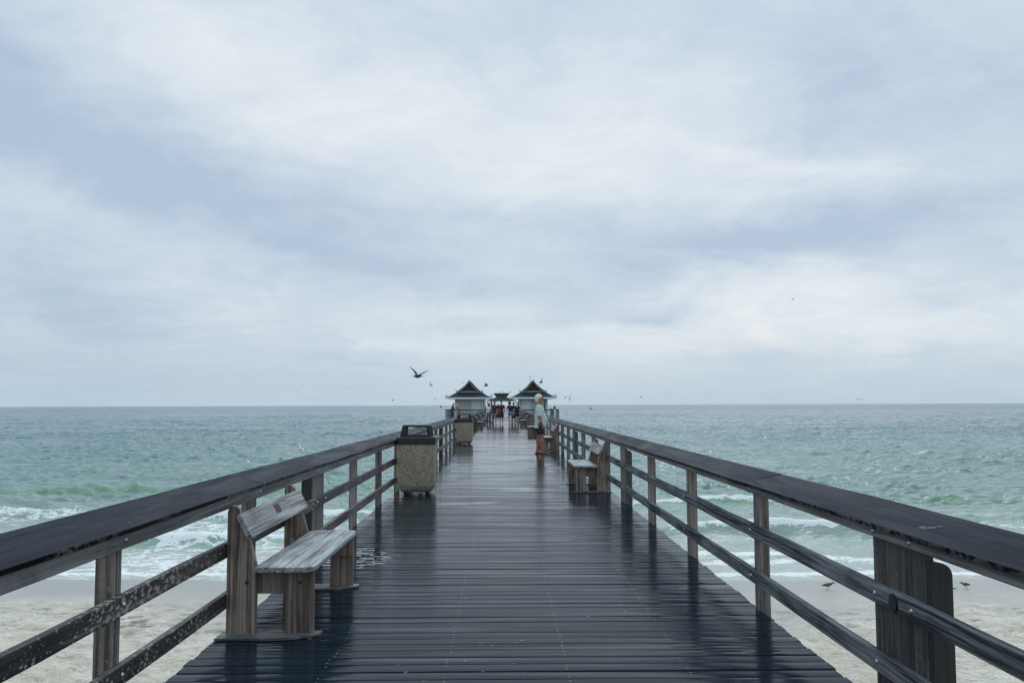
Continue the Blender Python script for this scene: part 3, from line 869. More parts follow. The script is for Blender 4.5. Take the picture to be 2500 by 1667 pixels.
spots = [(0, 57.2, 'bench by the left railing just beyond the second trash can, nearer of two'),
         (0, 67.5, 'bench by the left railing beside the woman in the white top'),
         (0, 79.5, 'small distant bench on the left side, behind the walking group'),
         (1, 29.4, 'bench right behind the bare legs of the man in the mint shirt'),
         (1, 43.6, 'bench whose seat shows to the left of the standing man'),
         (1, 62.5, 'bench beside the blonde woman in black'),
         (1, 77.5, 'small distant bench on the right side near the houses')]
for side, yv, lb in spots:
    o = copy_tree(protoR if side else proto); o.location = (XR if side else XL, yv, 0); o['label'] = lb

# ------------------------------------------------------------------ trash cans
def rrect(hw, hd, r_, n=5):
    pts = []
    for cx, cy, a0 in ((hw - r_, hd - r_, 0), (-hw + r_, hd - r_, 90), (-hw + r_, -hd + r_, 180), (hw - r_, -hd + r_, 270)):
        for k in range(n + 1):
            a = R(a0 + 90 * k / n); pts.append((cx + r_ * math.cos(a), cy + r_ * math.sin(a)))
    return pts
def loft(b, rings, caps=True):
    n = len(rings[0][0]); vs_, fs = [], []
    for pts, z in rings: vs_ += [(a, c_, z) for a, c_ in pts]
    for i in range(len(rings) - 1):
        for k in range(n): fs.append((i * n + k, i * n + (k + 1) % n, (i + 1) * n + (k + 1) % n, (i + 1) * n + k))
    if caps: fs.append(tuple(range(n))[::-1]); fs.append(tuple(range((len(rings) - 1) * n, len(rings) * n)))
    return b.add(vs_, fs)
def trash_can(label, loc, rz):
    root = thing('trash_can', label, 'trash can', loc, rz, 'pebble covered trash cans by the left railing')
    b = MB()
    loft(b, [(rrect(.25, .25, .05), .050), (rrect(.285, .285, .06), .085), (rrect(.308, .308, .05), .15), (rrect(.315, .315, .045), .40), (rrect(.318, .318, .04), .85)])
    b.build('body', 'pebble_aggregate', root, smooth=False)
    b = MB()
    for sx in (-1, 1):
        b.box(sx * .18 - .03, sx * .18 + .03, -.2, .2, .006, .052)
    b.build('base', 'can_foot', root)
    b = MB()
    loft(b, [(rrect(.336, .336, .05), .845), (rrect(.338, .338, .05), .945), (rrect(.325, .325, .055), .972)])
    lid = b.build('lid', 'lid_plastic', root, .006)
    # raised hood with an opening front and back
    for yy_ in (-.235, .205):
        b = MB()
        outer = [(-.275, .968), (.275, .968), (.232, 1.150), (.215, 1.165), (-.215, 1.165), (-.232, 1.150)]
        inner = [(-.185, .992), (.185, .992), (.170, 1.115), (.155, 1.130), (-.155, 1.130), (-.170, 1.115)]
        vs_, fs = [], []
        for yv in (yy_, yy_ + .035):
            vs_ += [(a, yv, z) for a, z in outer] + [(a, yv, z) for a, z in inner]
        for k in range(6):
            j = (k + 1) % 6
            fs += [(k, j, 6 + j, 6 + k), (12 + k, 12 + j, 18 + j, 18 + k), (k, j, 12 + j, 12 + k), (6 + k, 6 + j, 18 + j, 18 + k)]
        b.add(vs_, fs); b.build('hood_frame', 'lid_plastic', lid, .008)
    b = MB()
    b.box(-.222, .222, -.199, .204, 1.138, 1.168)
    b.build('hood_top', 'lid_plastic', lid, .008)
    b = MB(); b.tube([(.02, -.205, 1.135), (.06, -.205, 1.115), (.10, -.205, 1.07), (.13, -.2, 1.02), (.165, -.2, .99)], .0035, 6)
    b.build('wire', 'black_pipe', lid)
    return root
can = trash_can('pebble covered trash can with black hooded lid, nearer of the two', (-1.462, 15.62, 0), 0.02)
c2 = copy_tree(can); c2.location = (-1.462, 34.95, 0); c2.rotation_euler = (0, 0, -.03)
c2['label'] = 'smaller looking, paler trash can further along the left railing, beyond the nearer one'

# ------------------------------------------------------------------ houses at the platform
def house(label, cx, y0, gable_mat, door_side, extra):
    root = thing('pier_house', label, 'building', (cx, y0, 0), 0, 'twin houses flanking the pier')
    hw_, dp, eh = 1.64, 11.0, 2.22
    MB().box(-hw_, hw_, 0, dp, -.02, eh).build('wall', 'siding', root)
    for sx in (-1, 1):
        MB().box(sx * hw_ - .075, sx * hw_ + .075, -.025, .10, -.02, eh - .002).build('corner_trim', 'white_trim', root)
    # door with frame
    dw = .5
    dc = door_side * .83
    fr = MB().box(dc - dw - .06, dc + dw + .06, -.03, -.002, 0, 2.10).build('door_frame', 'white_trim', root)
    dr = MB().box(dc - dw, dc + dw, -.05, -.031, 0.01, 2.04).build('door', 'door_paint', root)
    MB().ell((dc - door_side * .42, -.075, .98), (.03, .03, .03)).build('handle', 'black_pipe', dr)
    # flared hip roof with a gable on top
    ov = 1.12; x1 = hw_ + ov; ey = -1.1; y2 = dp + 1.1
    z0, z1, z2 = 2.40, 3.03, 4.46
    gx = 1.48; gy = ey + 1.30; gy2 = y2 - 1.30
    b = MB()
    mid = .55; zm = z0 + .20
    ringA = [(-x1, ey, z0), (x1, ey, z0), (x1, y2, z0), (-x1, y2, z0)]
    ringB = [(-x1 + mid, ey + mid, zm), (x1 - mid, ey + mid, zm), (x1 - mid, y2 - mid, zm), (-x1 + mid, y2 - mid, zm)]
    ringC = [(-gx, gy, z1), (gx, gy, z1), (gx, gy2, z1), (-gx, gy2, z1)]
    vs_ = ringA + ringB + ringC
    fs = []
    for i in range(2):
        for k in range(4): fs.append((i * 4 + k, i * 4 + (k + 1) % 4, (i + 1) * 4 + (k + 1) % 4, (i + 1) * 4 + k))
    fs.append((8, 9, 10, 11)); fs.append((0, 3, 2, 1))
    b.add(vs_, fs)
    rf = b.build('roof', 'shingle', root)
    # steep gable planes with thickness, overhanging front
    b = MB()
    for sx in (-1, 1):
        pr = [(0, z2), (.45, z2 - .54), (.95, z2 - 1.02), (gx + .09, z1 - .03)]
        pr2 = [(a, z - .13) for a, z in pr]
        vs_ = []
        for yv in (gy - .12, gy2 + .12):
            vs_ += [(sx * a, yv, z) for a, z in pr] + [(sx * a, yv, z) for a, z in pr2]
        fs = []
        for k in range(3): fs += [(k, k + 1, 9 + k, 8 + k), (4 + k, 5 + k, 13 + k, 12 + k), (k, k + 1, 5 + k, 4 + k), (8 + k, 9 + k, 13 + k, 12 + k)]
        fs += [(3, 7, 15, 11), (0, 4, 12, 8)]
        b.add(vs_, fs)
    gb = b.build('gable_roof', 'shingle', root)
    # barge boards on the gable front
    b = MB()
    for sx in (-1, 1):
        pr = [(0, z2 - .09), (.45, z2 - .63), (.95, z2 - 1.11), (gx + .02, z1 - .03)]
        vs_ = []
        for yv in (gy - .17, gy - .122):
            vs_ += [(sx * a, yv, z) for a, z in pr] + [(sx * max(a - .02, 0), yv, z - .17) for a, z in pr]
        fs = []
        for k in range(3): fs += [(k, k + 1, 5 + k, 4 + k), (8 + k, 9 + k, 13 + k, 12 + k), (k, k + 1, 9 + k, 8 + k), (4 + k, 5 + k, 13 + k, 12 + k)]
        b.add(vs_, fs)
    b.build('barge_board', 'soffit_wood', root)
    MB().prism([(-gx + .05, z1 + .10), (gx - .05, z1 + .10), (0, z2 - .20)], 1, gy + .10, gy + .16).build('gable_panel', gable_mat, root)
    MB().box(-1.08, 1.08, gy - .03, gy + .09, z1 - .01, z1 + .115).build('gable_band', 'band_stone', root, .01)
    # fascia, soffit
    b = MB()
    b.box(-x1 - .02, x1 + .02, ey - .05, ey, z0 - .19, z0 - .005)
    b.box(-x1 - .05, -x1, ey - .0, y2, z0 - .15, z0 - .005); b.box(x1, x1 + .05, ey, y2, z0 - .15, z0 - .005)
    b.build('fascia', 'white_trim', root)
    MB().box(-x1, x1, ey + .002, y2, z0 - .165, z0 - .12).build('soffit', 'soffit_wood', root)
    MB().tube([(0, gy - .1, z2 - .02), (0, gy - .1, z2 + .16)], [.035, .01], 6).build('finial', 'black_pipe', rf)
    for sx in (-1, 1):
        MB().tube([(sx * x1, ey, z0), (sx * x1, ey, z0 + .13), (sx * (x1 + .03), ey, z0 + .22)], .02, 6).build('finial', 'black_pipe', rf)
    if extra:
        MB().tube([(hw_ - .32, -.10, eh + .1), (hw_ - .32, -.10, -.1)], .045, 8).build('downpipe', 'black_pipe', root)
        MB().box(hw_ - .62, hw_ - .40, -.04, -.001, 0, 2.06).build('side_door', 'door_paint', root)
        an = MB().tube([(-.35, gy + .1, z1 + .6), (-.35, gy + .1, 5.02)], .018, 6)
        an.tube([(-.42, gy + .1, 4.98), (-.35, gy + .1, 4.8), (-.28, gy + .1, 4.98)], .012, 6); an.build('antenna', 'black_pipe', root)
    else:
        for sx in (-1, 1):
            MB().box(sx * hw_ + (.076 if sx > 0 else -.16), sx * hw_ + (.16 if sx > 0 else -.076), 9, 9.1, 0, eh).build('porch_post', 'black_pipe', root)
    return root
house('grey sided pier house left of the walkway, its steep gable filled in dark brown', -3.98, 108.7, 'gable_brown', 1, False)
house('grey sided pier house right of the walkway, with dark red gable and roof antenna', 3.70, 108.7, 'gable_red', -1, True)

# pavilion at the far end
root = thing('pavilion', 'open roofed pavilion on posts, centred between the two pier houses', 'pavilion', (-.15, 150, 0))
ex, ez = 2.6, 2.10
b = MB()
b.hexa([(-ex, -2.6, ez), (ex, -2.6, ez), (ex, 2.6, ez), (-ex, 2.6, ez), (-.95, -.85, 2.72), (.95, -.85, 2.72), (.95, .85, 2.72), (-.95, .85, 2.72)])
b.hexa([(-.82, -.82, 2.70), (.82, -.82, 2.70), (.82, .82, 2.70), (-.82, .82, 2.70), (-1.34, -.06, 3.40), (1.34, -.06, 3.40), (1.34, .06, 3.40), (-1.34, .06, 3.40)])
b.build('roof', 'shingle', root)
MB().box(-1.3, 1.3, -.05, .05, 3.395, 3.44).build('ridge', 'band_stone', root)
for sx in (-1, 1):
    for sy in (-1, 1):
        pp = MB().box(sx * 1.22 - .09, sx * 1.22 + .09, sy * 1.5 - .09, sy * 1.5 + .09, 0, ez).build('post', 'pavilion_wood', root)
        MB().hexa([(sx * 1.22 - .04, sy * 1.5 - .04, 1.72), (sx * 1.22 + .04, sy * 1.5 - .04, 1.66), (sx * 1.22 + .04, sy * 1.5 + .04, 1.66), (sx * 1.22 - .04, sy * 1.5 + .04, 1.72),
                   (sx * .80 - .04, sy * 1.5 - .04, 2.09), (sx * .80 + .04, sy * 1.5 - .04, 2.09), (sx * .80 + .04, sy * 1.5 + .04, 2.09), (sx * .80 - .04, sy * 1.5 + .04, 2.09)]).build('brace', 'pavilion_wood', pp)
    MB().tube([(sx * 2.3, -2.3, ez), (sx * 2.3, -2.3, 1.75)], .05, 6).build('bracket', 'pavilion_wood', root)
root = thing('railing', 'low dark railing closing the far end of the pier under the pavilion', 'railing', (0, 161.5, 0), 0, 'railings around the platform')
MB().box(-4.5, 4.5, -.06, .06, .95, 1.02).build('cap_board', 'dark_post_wood', root)
MB().box(-4.5, 4.5, -.02, .02, .45, .53).build('rail', 'dark_post_wood', root)
for k in range(7): MB().box(-4.5 + 1.48 * k, -4.4 + 1.48 * k, .021, .09, 0, .949).build('post', 'dark_post_wood', root)

# lamp post on a white piling, right of the platform
root = thing('lamp_post', 'white piling with a dark lantern at the corner of the right cross railing', 'lamp post', (5.97, 103.6, 0))
MB().tube([(0, 0, -7.9), (0, 0, .98)], .075, 12).build('post', 'white_trim', root)
MB().tube([(0, 0, .98), (0, 0, 1.06), (0, 0, 1.08), (0, 0, 1.24), (0, 0, 1.26)], [.06, .07, .13, .13, .05], 12).build('lantern', 'black_pipe', root)
MB().tube([(0, 0, 1.26), (0, 0, 1.36)], .05, 10).build('lantern_glass', 'lamp_glass', root)
MB().tube([(0, 0, 1.36), (0, 0, 1.38), (0, 0, 1.43)], [.12, .11, .02], 12).build('lantern_cap', 'black_pipe', root)
# pale pipe on the outside of the right railing
root = thing('pipe', 'pale yellow vertical pipe outside the right railing, behind the standing man', 'pipe', (2.10, 32.2, 0))
MB().tube([(0, 0, -7.9), (0, 0, .78)], .035, 10).build('tube', 'pale_pipe', root)
MB().tube([(0, 0, .50), (0, 0, .58)], .052, 10).build('collar', 'black_pipe', root)

# ------------------------------------------------------------------ people
def remesh_obj(b, name, mat, parent, voxel, smooth_it=4, disp=0.0):
    me = b.mesh(name)
    o = bpy.data.objects.new(name, me); C.objects.link(o)
    md = o.modifiers.new('r', 'REMESH'); md.mode = 'VOXEL'; md.voxel_size = voxel
    sm = o.modifiers.new('s', 'SMOOTH'); sm.iterations = smooth_it; sm.factor = 0.5
    dg = bpy.context.evaluated_depsgraph_get(); dg.update()
    me2 = bpy.data.meshes.new_from_object(o.evaluated_get(dg))
    o.modifiers.clear(); o.data = me2; me2.name = name
    me2.materials.clear(); me2.materials.append(MATS[mat])
    if disp:
        n_ = len(me2.vertices); co_ = np.empty(n_ * 3, np.float32); me2.vertices.foreach_get('co', co_); co_ = co_.reshape(-1, 3)
        no_ = np.empty(n_ * 3, np.float32); me2.vertices.foreach_get('normal', no_); no_ = no_.reshape(-1, 3)
        q = fbm(co_[:, 0] * 14 + co_[:, 1] * 9 + 50, co_[:, 2] * 11 + co_[:, 1] * 13 + 50, 3, 3) - .5
        me2.vertices.foreach_set('co', (co_ + no_ * (q * disp * 2)[:, None]).ravel())
    me2.polygons.foreach_set('use_smooth', [True] * len(me2.polygons))
    o.parent = parent
    return o
def cap(b, p0, r0, p1, r1, n=12):
    """closed tapered capsule"""
    p0, p1 = Vector(p0), Vector(p1); d = (p1 - p0)
    L = d.length; d.normalize()
    pts, rr = [], []
    for k in range(4):
        a = math.pi / 2 * (1 - k / 4); pts.append(p0 - d * r0 * math.sin(a)); rr.append(max(r0 * math.cos(a), .001))
    pts.append(p0); rr.append(r0); pts.append(p1); rr.append(r1)
    for k in range(1, 5):
        a = math.pi / 2 * k / 4; pts.append(p1 + d * r1 * math.sin(a)); rr.append(max(r1 * math.cos(a), .001))
    b.tube(pts, rr, n)
def cone(b, p0, r0, p1, r1, n=14): b.tube([p0, p1], [r0, r1], n)
def ik(a, e, l1, l2, pole):
    a, e = Vector(a), Vector(e); d = e - a; L = min(d.length, (l1 + l2) * .999)
    dn = d.normalized(); x_ = (l1 * l1 - l2 * l2 + L * L) / (2 * L); h_ = math.sqrt(max(l1 * l1 - x_ * x_, 0))
    pl = Vector(pole); pl = (pl - dn * pl.dot(dn)).normalized()
    return a + dn * x_ + pl * h_
def person(label, loc, rz, Hh, skin, hair, hair_style, feet, hands, top, bottom, shoes, female=False, belly=0.0, voxel=.012, lean=0.0, detail=False, leg=1.0, hs=1.0, group=None, head_turn=0.0, sleeve=.6, head_drop=0):
    """faces local +Y; feet: two (x,y,z) ankle targets; hands: two (x,y,z) wrist targets (left = -x first)"""
    root = thing('person', label, 'person', loc, rz, group, Hh / 1.78)
    sw = .165 if female else .192; hp = .092
    cz = .95
    hipc = Vector((0, 0, cz)); ln = lean
    chest = Vector((0, .01 + ln * .35, 1.27)); neck = Vector((0, -.01 + ln * .52, 1.47)); head = Vector((0, .02 + ln * .62, 1.645 - head_drop))
    b = MB()
    cap(b, (0, 0, .93), .125 if not female else .135, (0, .0 + ln * .1, 1.06), .12 if not female else .105)
    b.ell((0, ln * .12, 1.08), (.155 if not female else .125, .11 + belly * .3, .16))
    b.ell(chest, (.175 if not female else .145, .118, .19))
    for sx in (-1, 1): cap(b, (sx * .05, neck.y, 1.42), .06, (sx * (sw - .02), chest.y, 1.405), .052)
    cap(b, (0, neck.y, 1.40), .062 if not female else .05, (0, neck.y + .02, 1.55 - head_drop), .055 if not female else .046)
    # head, face looking +Y
    ht = Matrix.Rotation(head_turn, 3, 'Z') @ Matrix.Diagonal((hs, hs, hs)).to_3x3()
    def hpnt(x_, y_, z_): return head + ht @ Vector((x_, y_, z_))
    b.ell(head + Vector((0, -.005, .02)), (.077, .097, .105), rot=ht)
    b.ell(hpnt(0, .035, -.055), (.056, .058, .062), rot=ht)
    b.ell(hpnt(0, .062, -.088), (.030, .028, .026), rot=ht)
    b.ell(hpnt(0, .092, .028), (.045, .014, .016), rot=ht)
    cap(b, hpnt(0, .092, .012), .010, hpnt(0, .113, -.022), .014)
    b.ell(hpnt(0, .088, -.052), (.025, .012, .010), rot=ht)
    for sx in (-1, 1): b.ell(hpnt(sx * .078, -.008, -.008), (.011, .02, .031), rot=ht)
    knees = []
    for i, sx in enumerate((-1, 1)):
        hj = Vector((sx * hp, 0, .90)); an = Vector(feet[i]) + Vector((0, 0, .085))
        kn = ik(hj, an, .415, .405, (sx * .1, 1, 0)); knees.append(kn)
        cap(b, hj, .088 * leg, kn, .054 * leg); cap(b, kn, .054 * leg, an, .036 * leg)
        mid = kn.lerp(an, .32) + Vector((0, -.014, 0)); b.ell(mid, (.050 * leg, .056 * leg, .115))
        ft = Vector(feet[i])
        cap(b, ft + Vector((0, -.035, .042)), .036, ft + Vector((sx * .015, .10, .028)), .026)
        b.ell(ft + Vector((sx * .02, .135, .022)), (.044, .05, .020))
    arms = []
    for i, sx in enumerate((-1, 1)):
        sh = Vector((sx * sw, chest.y - .005, 1.40)); wr_ = Vector(hands[i])
        elb = ik(sh, wr_, .29, .255, (sx * .55, -1, 0))
        arms.append((sh, elb, wr_))
        cap(b, sh, .050 if not female else .040, elb, .036 if not female else .030); cap(b, elb, .037 if not female else .030, wr_, .025 if not female else .021)
        fd = (wr_ - elb).normalized()
        side = fd.cross(Vector((sx, 0, 0))); side = side.normalized() if side.length > .1 else Vector((0, 1, 0))
        palm = wr_ + fd * .055
        rotm = fd.to_track_quat('Z', 'Y').to_matrix()
        b.ell(palm, (.022, .040, .052), rot=rotm)
        inw = fd.cross(side).normalized()
        for k_, ln_ in enumerate((.066, .076, .072, .056)):
            p0 = palm + fd * .038 + side * (-.030 + .020 * k_)
            p1 = p0 + fd * ln_ * .5 + inw * .004; p2 = p1 + fd * ln_ * .4 + inw * .014
            cap(b, p0, .0092, p1, .0085, 8); cap(b, p1, .0085, p2, .0075, 8)
        t0 = palm - fd * .02 + side * .034; t1 = t0 + fd * .035 + side * .022; t2 = t1 + fd * .03 + side * .002
        cap(b, t0, .0115, t1, .0105, 8); cap(b, t1, .0105, t2, .009, 8)
    body = remesh_obj(b, 'body', skin, root, voxel if not detail else .0065, 3)
    # hair
    hb = MB(); hc = head + ht @ Vector((0, -.018, .038))
    if hair_style == 'short':
        hb.ell(hc, (.086, .100, .098), rot=ht); hb.ell(head + ht @ Vector((0, -.058, -.01)), (.074, .052, .075), rot=ht)
    elif hair_style == 'senior':
        hb.ell(hc + Vector((0, -.006, 0)), (.089, .106, .104), rot=ht); hb.ell(head + ht @ Vector((0, -.066, -.012)), (.078, .058, .088), rot=ht)
    elif hair_style == 'afro':
        hb.ell(head + ht @ Vector((0, -.03, .045)), (.115, .112, .115), rot=ht); hb.ell(head + ht @ Vector((0, -.07, -.03)), (.10, .075, .095), rot=ht)
    elif hair_style == 'long':
        hb.ell(hc, (.09, .104, .102), rot=ht)
        cap(hb, head + ht @ Vector((0, -.075, .0)), .075, head + Vector((0, -.125, -.22)), .05); cap(hb, head + Vector((0, -.13, -.22)), .048, head + Vector((0, -.135, -.36)), .022)
    elif hair_style == 'bun':
        hb.ell(hc, (.088, .102, .10), rot=ht); hb.ell(head + Vector((0, -.10, .06)), (.04, .04, .04)); hb.ell(head + ht @ Vector((0, -.06, -.01)), (.072, .05, .06))
    ho = remesh_obj(hb, 'hair', hair, root, .010 if not detail else .006, 3, .006)
    # trim hair away from the face
    bm = bmesh.new(); bm.from_mesh(ho.data)
    fwd = ht @ Vector((0, 1, 0))
    if hair_style in ('short', 'senior', 'afro', 'long', 'bun'):
        kill = [f for f in bm.faces if (f.calc_center_median() - head).dot(fwd) > .052 + (f.calc_center_median().z - head.z - .055) * .55 or ((f.calc_center_median() - head).dot(fwd) > .012 and f.calc_center_median().z < head.z + .04)]
        bmesh.ops.delete(bm, geom=kill, context='FACES')
    bm.to_mesh(ho.data); bm.free()
    sol = ho.modifiers.new('solid', 'SOLIDIFY'); sol.thickness = .012; sol.offset = -1
    # top garment
    tb = MB(); kind, tm = top
    inf = .020
    if kind == 'dress':
        b0 = .78
        cone(tb, (0, 0, b0 - .12), .185, (0, 0, 1.02), .142, 20)
    hem = .86 if kind != 'loose' else .80
    tb.ell((0, ln * .12 + .0, 1.08), (.162 if not female else .138, .125 + belly, .16))
    if kind == 'loose':
        # open, untucked shirt: wide at the hem
        rings = []
        for z_, hwx, f_, bk in ((.765, .182, .165, -.175), (.82, .185, .185, -.170), (.90, .188, .195 + belly * .6, -.160), (1.02, .185, .195 + belly, -.150), (1.16, .188, .165 + belly * .7, -.140), (1.30, .195, .13, -.130), (1.40, .175, .085, -.10), (1.46, .085, .055, -.075)):
            pts = []
            for k in range(20):
                a = 2 * math.pi * k / 20
                yv = math.sin(a); pts.append((hwx * math.cos(a) * (1 + .03 * math.sin(5 * a)), (f_ if yv > 0 else -bk) * yv + ln * .3 * (z_ - .9)))
            rings.append((pts, z_ + 0.0))
        loft(tb, rings)
    else:
        cone(tb, (0, 0, hem), .150 if not female else .145, (0, ln * .1, 1.08), .145 if not female else .120, 20)
    tb.ell(chest, (.190 if not female else .160, .138, .195))
    if female: tb.ell(chest + Vector((0, .07, -.02)), (.12, .07, .07))
    for sx in (-1, 1): cap(tb, (sx * .06, neck.y, 1.425), .062, (sx * (sw - .01), chest.y, 1.405), .066 if not female else .052)
    for sh, elb, wr_ in arms:
        e_ = sh.lerp(elb, sleeve) if sleeve <= 1 else elb
        cap(tb, sh, .066 if not female else .052, sh.lerp(elb, .3), .062 if not female else .05)
        cone(tb, sh, .066 if not female else .052, e_, (.064 if not female else .048) + (.012 if kind == 'loose' else 0))
        if sleeve > 1: cone(tb, elb - (elb - sh).normalized() * .02, .066, elb.lerp(wr_, .42), .056); tb.ell(elb, (.066, .066, .066))
    nm = {'tee': 'shirt', 'loose': 'shirt', 'dress': 'dress', 'jacket': 'jacket'}[kind]
    to = remesh_obj(tb, nm, tm, root, voxel * .9 if not detail else .009, 3, .010 if detail else .006)
    if kind == 'loose' and detail:
        cb_ = MB()
        ring = []
        for k in range(15):
            a = -math.pi * .5 + (k - 7) / 7 * math.pi * .80
            ring.append((math.cos(a) * .078, neck.y + .012 + math.sin(a) * .075, 1.475 - .045 * max(0, (abs(k - 7) / 7)) ** 2))
        cb_.tube(ring, .016, 8)
        cb_.build('collar', tm, to, smooth=True)
        MB().box(.07, .135, chest.y + .128, chest.y + .150, 1.20, 1.30).build('pocket', tm, to, .006)
    # bottom garment
    bk_, bmat_ = bottom
    if bk_:
        bb_ = MB()
        bb_.ell((0, 0, .93), (.160 if not female else .158, .128, .13))
        cone(bb_, (0, 0, .90), .150, (0, 0, 1.03), .135, 20)
        fr_ = {'shorts': .78, 'short_shorts': .34, 'pants': 1.0, 'long_shorts': .95}[bk_]
        for i, sx in enumerate((-1, 1)):
            hj = Vector((sx * hp, 0, .90)); an = Vector(feet[i]) + Vector((0, 0, .085))
            cap(bb_, hj, .104, hj.lerp(knees[i], .2), .102)
            cone(bb_, hj + Vector((0, 0, .03)), .106, hj.lerp(knees[i], fr_), .094 if fr_ < 1 else .070)
            if bk_ == 'pants': cap(bb_, knees[i], .072, knees[i].lerp(an, .5), .062); cone(bb_, knees[i], .072, knees[i].lerp(an, .93), .058)
        remesh_obj(bb_, 'trousers' if bk_ == 'pants' else 'shorts', bmat_, root, voxel * .9 if not detail else .009, 3, .005)
    for i in range(2):
        ft = Vector(feet[i]); sx = (-1, 1)[i]
        b = MB()
        if shoes == 'sandal':
            sole = [(-.040, -.085), (-.045, .04), (-.048, .14), (-.02, .19), (.02, .19), (.048, .14), (.042, .04), (.036, -.085), (0, -.10)]
            b.prism([(ft.x + sx * .01 + a, ft.y + c_) for a, c_ in sole], 2, ft.z - .013, ft.z + .006)
            b.tube([(ft.x - .045, ft.y + .06, ft.z + .01), (ft.x - .02, ft.y + .09, ft.z + .045), (ft.x + .01, ft.y + .13, ft.z + .045), (ft.x + .03, ft.y + .09, ft.z + .045), (ft.x + .05, ft.y + .06, ft.z + .01)], .008, 6)
            b.build('sandal', 'sandal', root)
        else:
            cap(b, ft + Vector((0, -.045, .036)), .046, ft + Vector((sx * .015, .12, .030)), .038)
            b.build('shoe', shoes, root, smooth=True)
    if detail:
        g = MB()
        for sx in (-1, 1):
            ring = [hpnt(sx * .036 + .026 * math.cos(a), .108, .010 + .019 * math.sin(a)) for a in [2 * math.pi * k / 12 for k in range(13)]]
            g.tube(ring, .0026, 5, False); g.tube([hpnt(sx * .062, .106, .015), hpnt(sx * .083, .01, .012)], .0028, 5)
        g.build('glasses', 'glass_frame', root)
        for sx in (-1, 1): MB().ell(hpnt(sx * .033, .094, .010), (.011, .006, .006)).build('eye', 'glass_frame', root, smooth=True)
    return root
# local +Y is the facing direction; rz=pi faces the camera, rz=-pi/2 faces +X
PI = math.pi
person('white haired man in a mint shirt and navy shorts standing in profile, hand in pocket', (1.145, 27.85, .012), -PI / 2, 1.80, 'skin_ruddy', 'hair_white', 'senior',
       [(-.10, -.075, 0), (.10, .06, 0)], [(-.24, .02, .86), (.225, .07, .88)], ('loose', 'shirt_mint'), ('shorts', 'cloth_navy'), 'sandal', belly=.045, detail=True, leg=1.22, hs=1.14, lean=-.04, sleeve=.98)
person('woman in a white top and blue jeans walking towards the camera, leftmost of the three', (-1.06, 69.8, .012), PI, 1.64, 'skin_dark', 'hair_black', 'afro',
       [(-.09, -.06, 0), (.09, .10, 0)], [(-.27, .05, .84), (.27, .05, .84)], ('tee', 'cloth_white'), ('pants', 'cloth_jeans'), 'shoe_pale', female=True, sleeve=.45)
mid = person('man in a navy tee and khaki shorts walking beside the maroon tee', (-.60, 70.0, .012), PI, 1.78, 'skin_tan', 'hair_brown', 'short',
       [(-.09, .14, 0), (.09, -.08, 0)], [(-.27, .0, .82), (.27, .06, .82)], ('tee', 'cloth_slate'), ('shorts', 'cloth_khaki'), 'shoe_pale')
person('man in a maroon tee and dark shorts walking towards the camera, rightmost of three', (-.08, 69.6, .012), PI, 1.80, 'skin_tan', 'hair_black', 'short',
       [(-.09, -.07, 0), (.09, .13, 0)], [(-.27, .04, .84), (.27, .0, .84)], ('tee', 'cloth_maroon'), ('long_shorts', 'cloth_olive'), 'shoe_pale')
b = MB(); b.ell((0, 0, .12), (.09, .06, .17)); b.ell((-.06, 0, -.02), (.10, .05, .11)); b.ell((.06, .01, -.05), (.06, .05, .10))
root = thing('jacket', 'dark jacket carried low between the navy tee man and the maroon tee man', 'jacket', (-.335, 69.75, .66)); root_o = remesh_obj(b, 'cloth', 'cloth_olive', root, .015, 3, .02)
person('woman in a dark navy top and short denim shorts walking away, seen from behind', (.585, 68.2, .012), 0, 1.74, 'skin_pale', 'hair_black', 'bun',
       [(-.08, .10, 0), (.08, -.12, .02)], [(-.26, .06, .92), (.24, .05, .86)], ('tee', 'cloth_navy'), ('short_shorts', 'cloth_denim'), 'cloth_black', female=True, sleeve=.7)
person('man in black half hidden between denim shorts and the blonde woman', (.86, 69.8, .012), 0, 1.70, 'skin_dark', 'hair_black', 'short',
       [(-.09, .05, 0), (.09, -.05, 0)], [(-.26, .02, .84), (.26, .02, .84)], ('tee', 'cloth_black'), ('long_shorts', 'cloth_black'), 'cloth_black')
person('blonde woman in a short black dress walking away, right of the group', (1.09, 67.6, .012), 0, 1.70, 'skin_pale', 'hair_blond', 'long',
       [(-.08, -.10, .02), (.09, .10, 0)], [(-.27, .02, .84), (.36, .05, .88)], ('dress', 'cloth_black'), (None, None), 'shoe_pale', female=True, sleeve=.45)
root = thing('bag', 'small green bag hanging beside the left hand of the blonde woman', 'bag', (.80, 67.6, .62))
b = MB(); loft(b, [(rrect(.075, .03, .02), -.13), (rrect(.11, .045, .03), -.08), (rrect(.10, .04, .03), .06), (rrect(.06, .02, .015), .10)]); b.build('pouch', 'cloth_olive', root, .01)
MB().tube([(-.05, 0, .09), (-.03, 0, .18), (0, 0, .22), (.03, 0, .18), (.05, 0, .09)], .008, 6).build('strap', 'cloth_black', root)
person('person in a dark jacket leaning at the left cross railing', (-5.86, 105.2, .012), -PI / 2 - .3, 1.74, 'skin_tan', 'hair_black', 'short',
       [(-.10, .02, 0), (.10, -.05, 0)], [(-.16, .38, 1.06), (.16, .38, 1.06)], ('jacket', 'cloth_olive'), ('pants', 'cloth_olive'), 'cloth_black', lean=.35, sleeve=1.5, head_drop=.02)
person('person in a bright orange jacket bending at the left cross railing', (-4.98, 105.3, .012), PI / 2 + .2, 1.66, 'skin_pale', 'hair_white', 'short',
       [(-.10, .02, 0), (.10, -.05, 0)], [(-.16, .40, 1.06), (.16, .40, 1.06)], ('jacket', 'cloth_orange'), ('pants', 'cloth_khaki'), 'shoe_pale', lean=.45, sleeve=1.5, head_drop=.05)
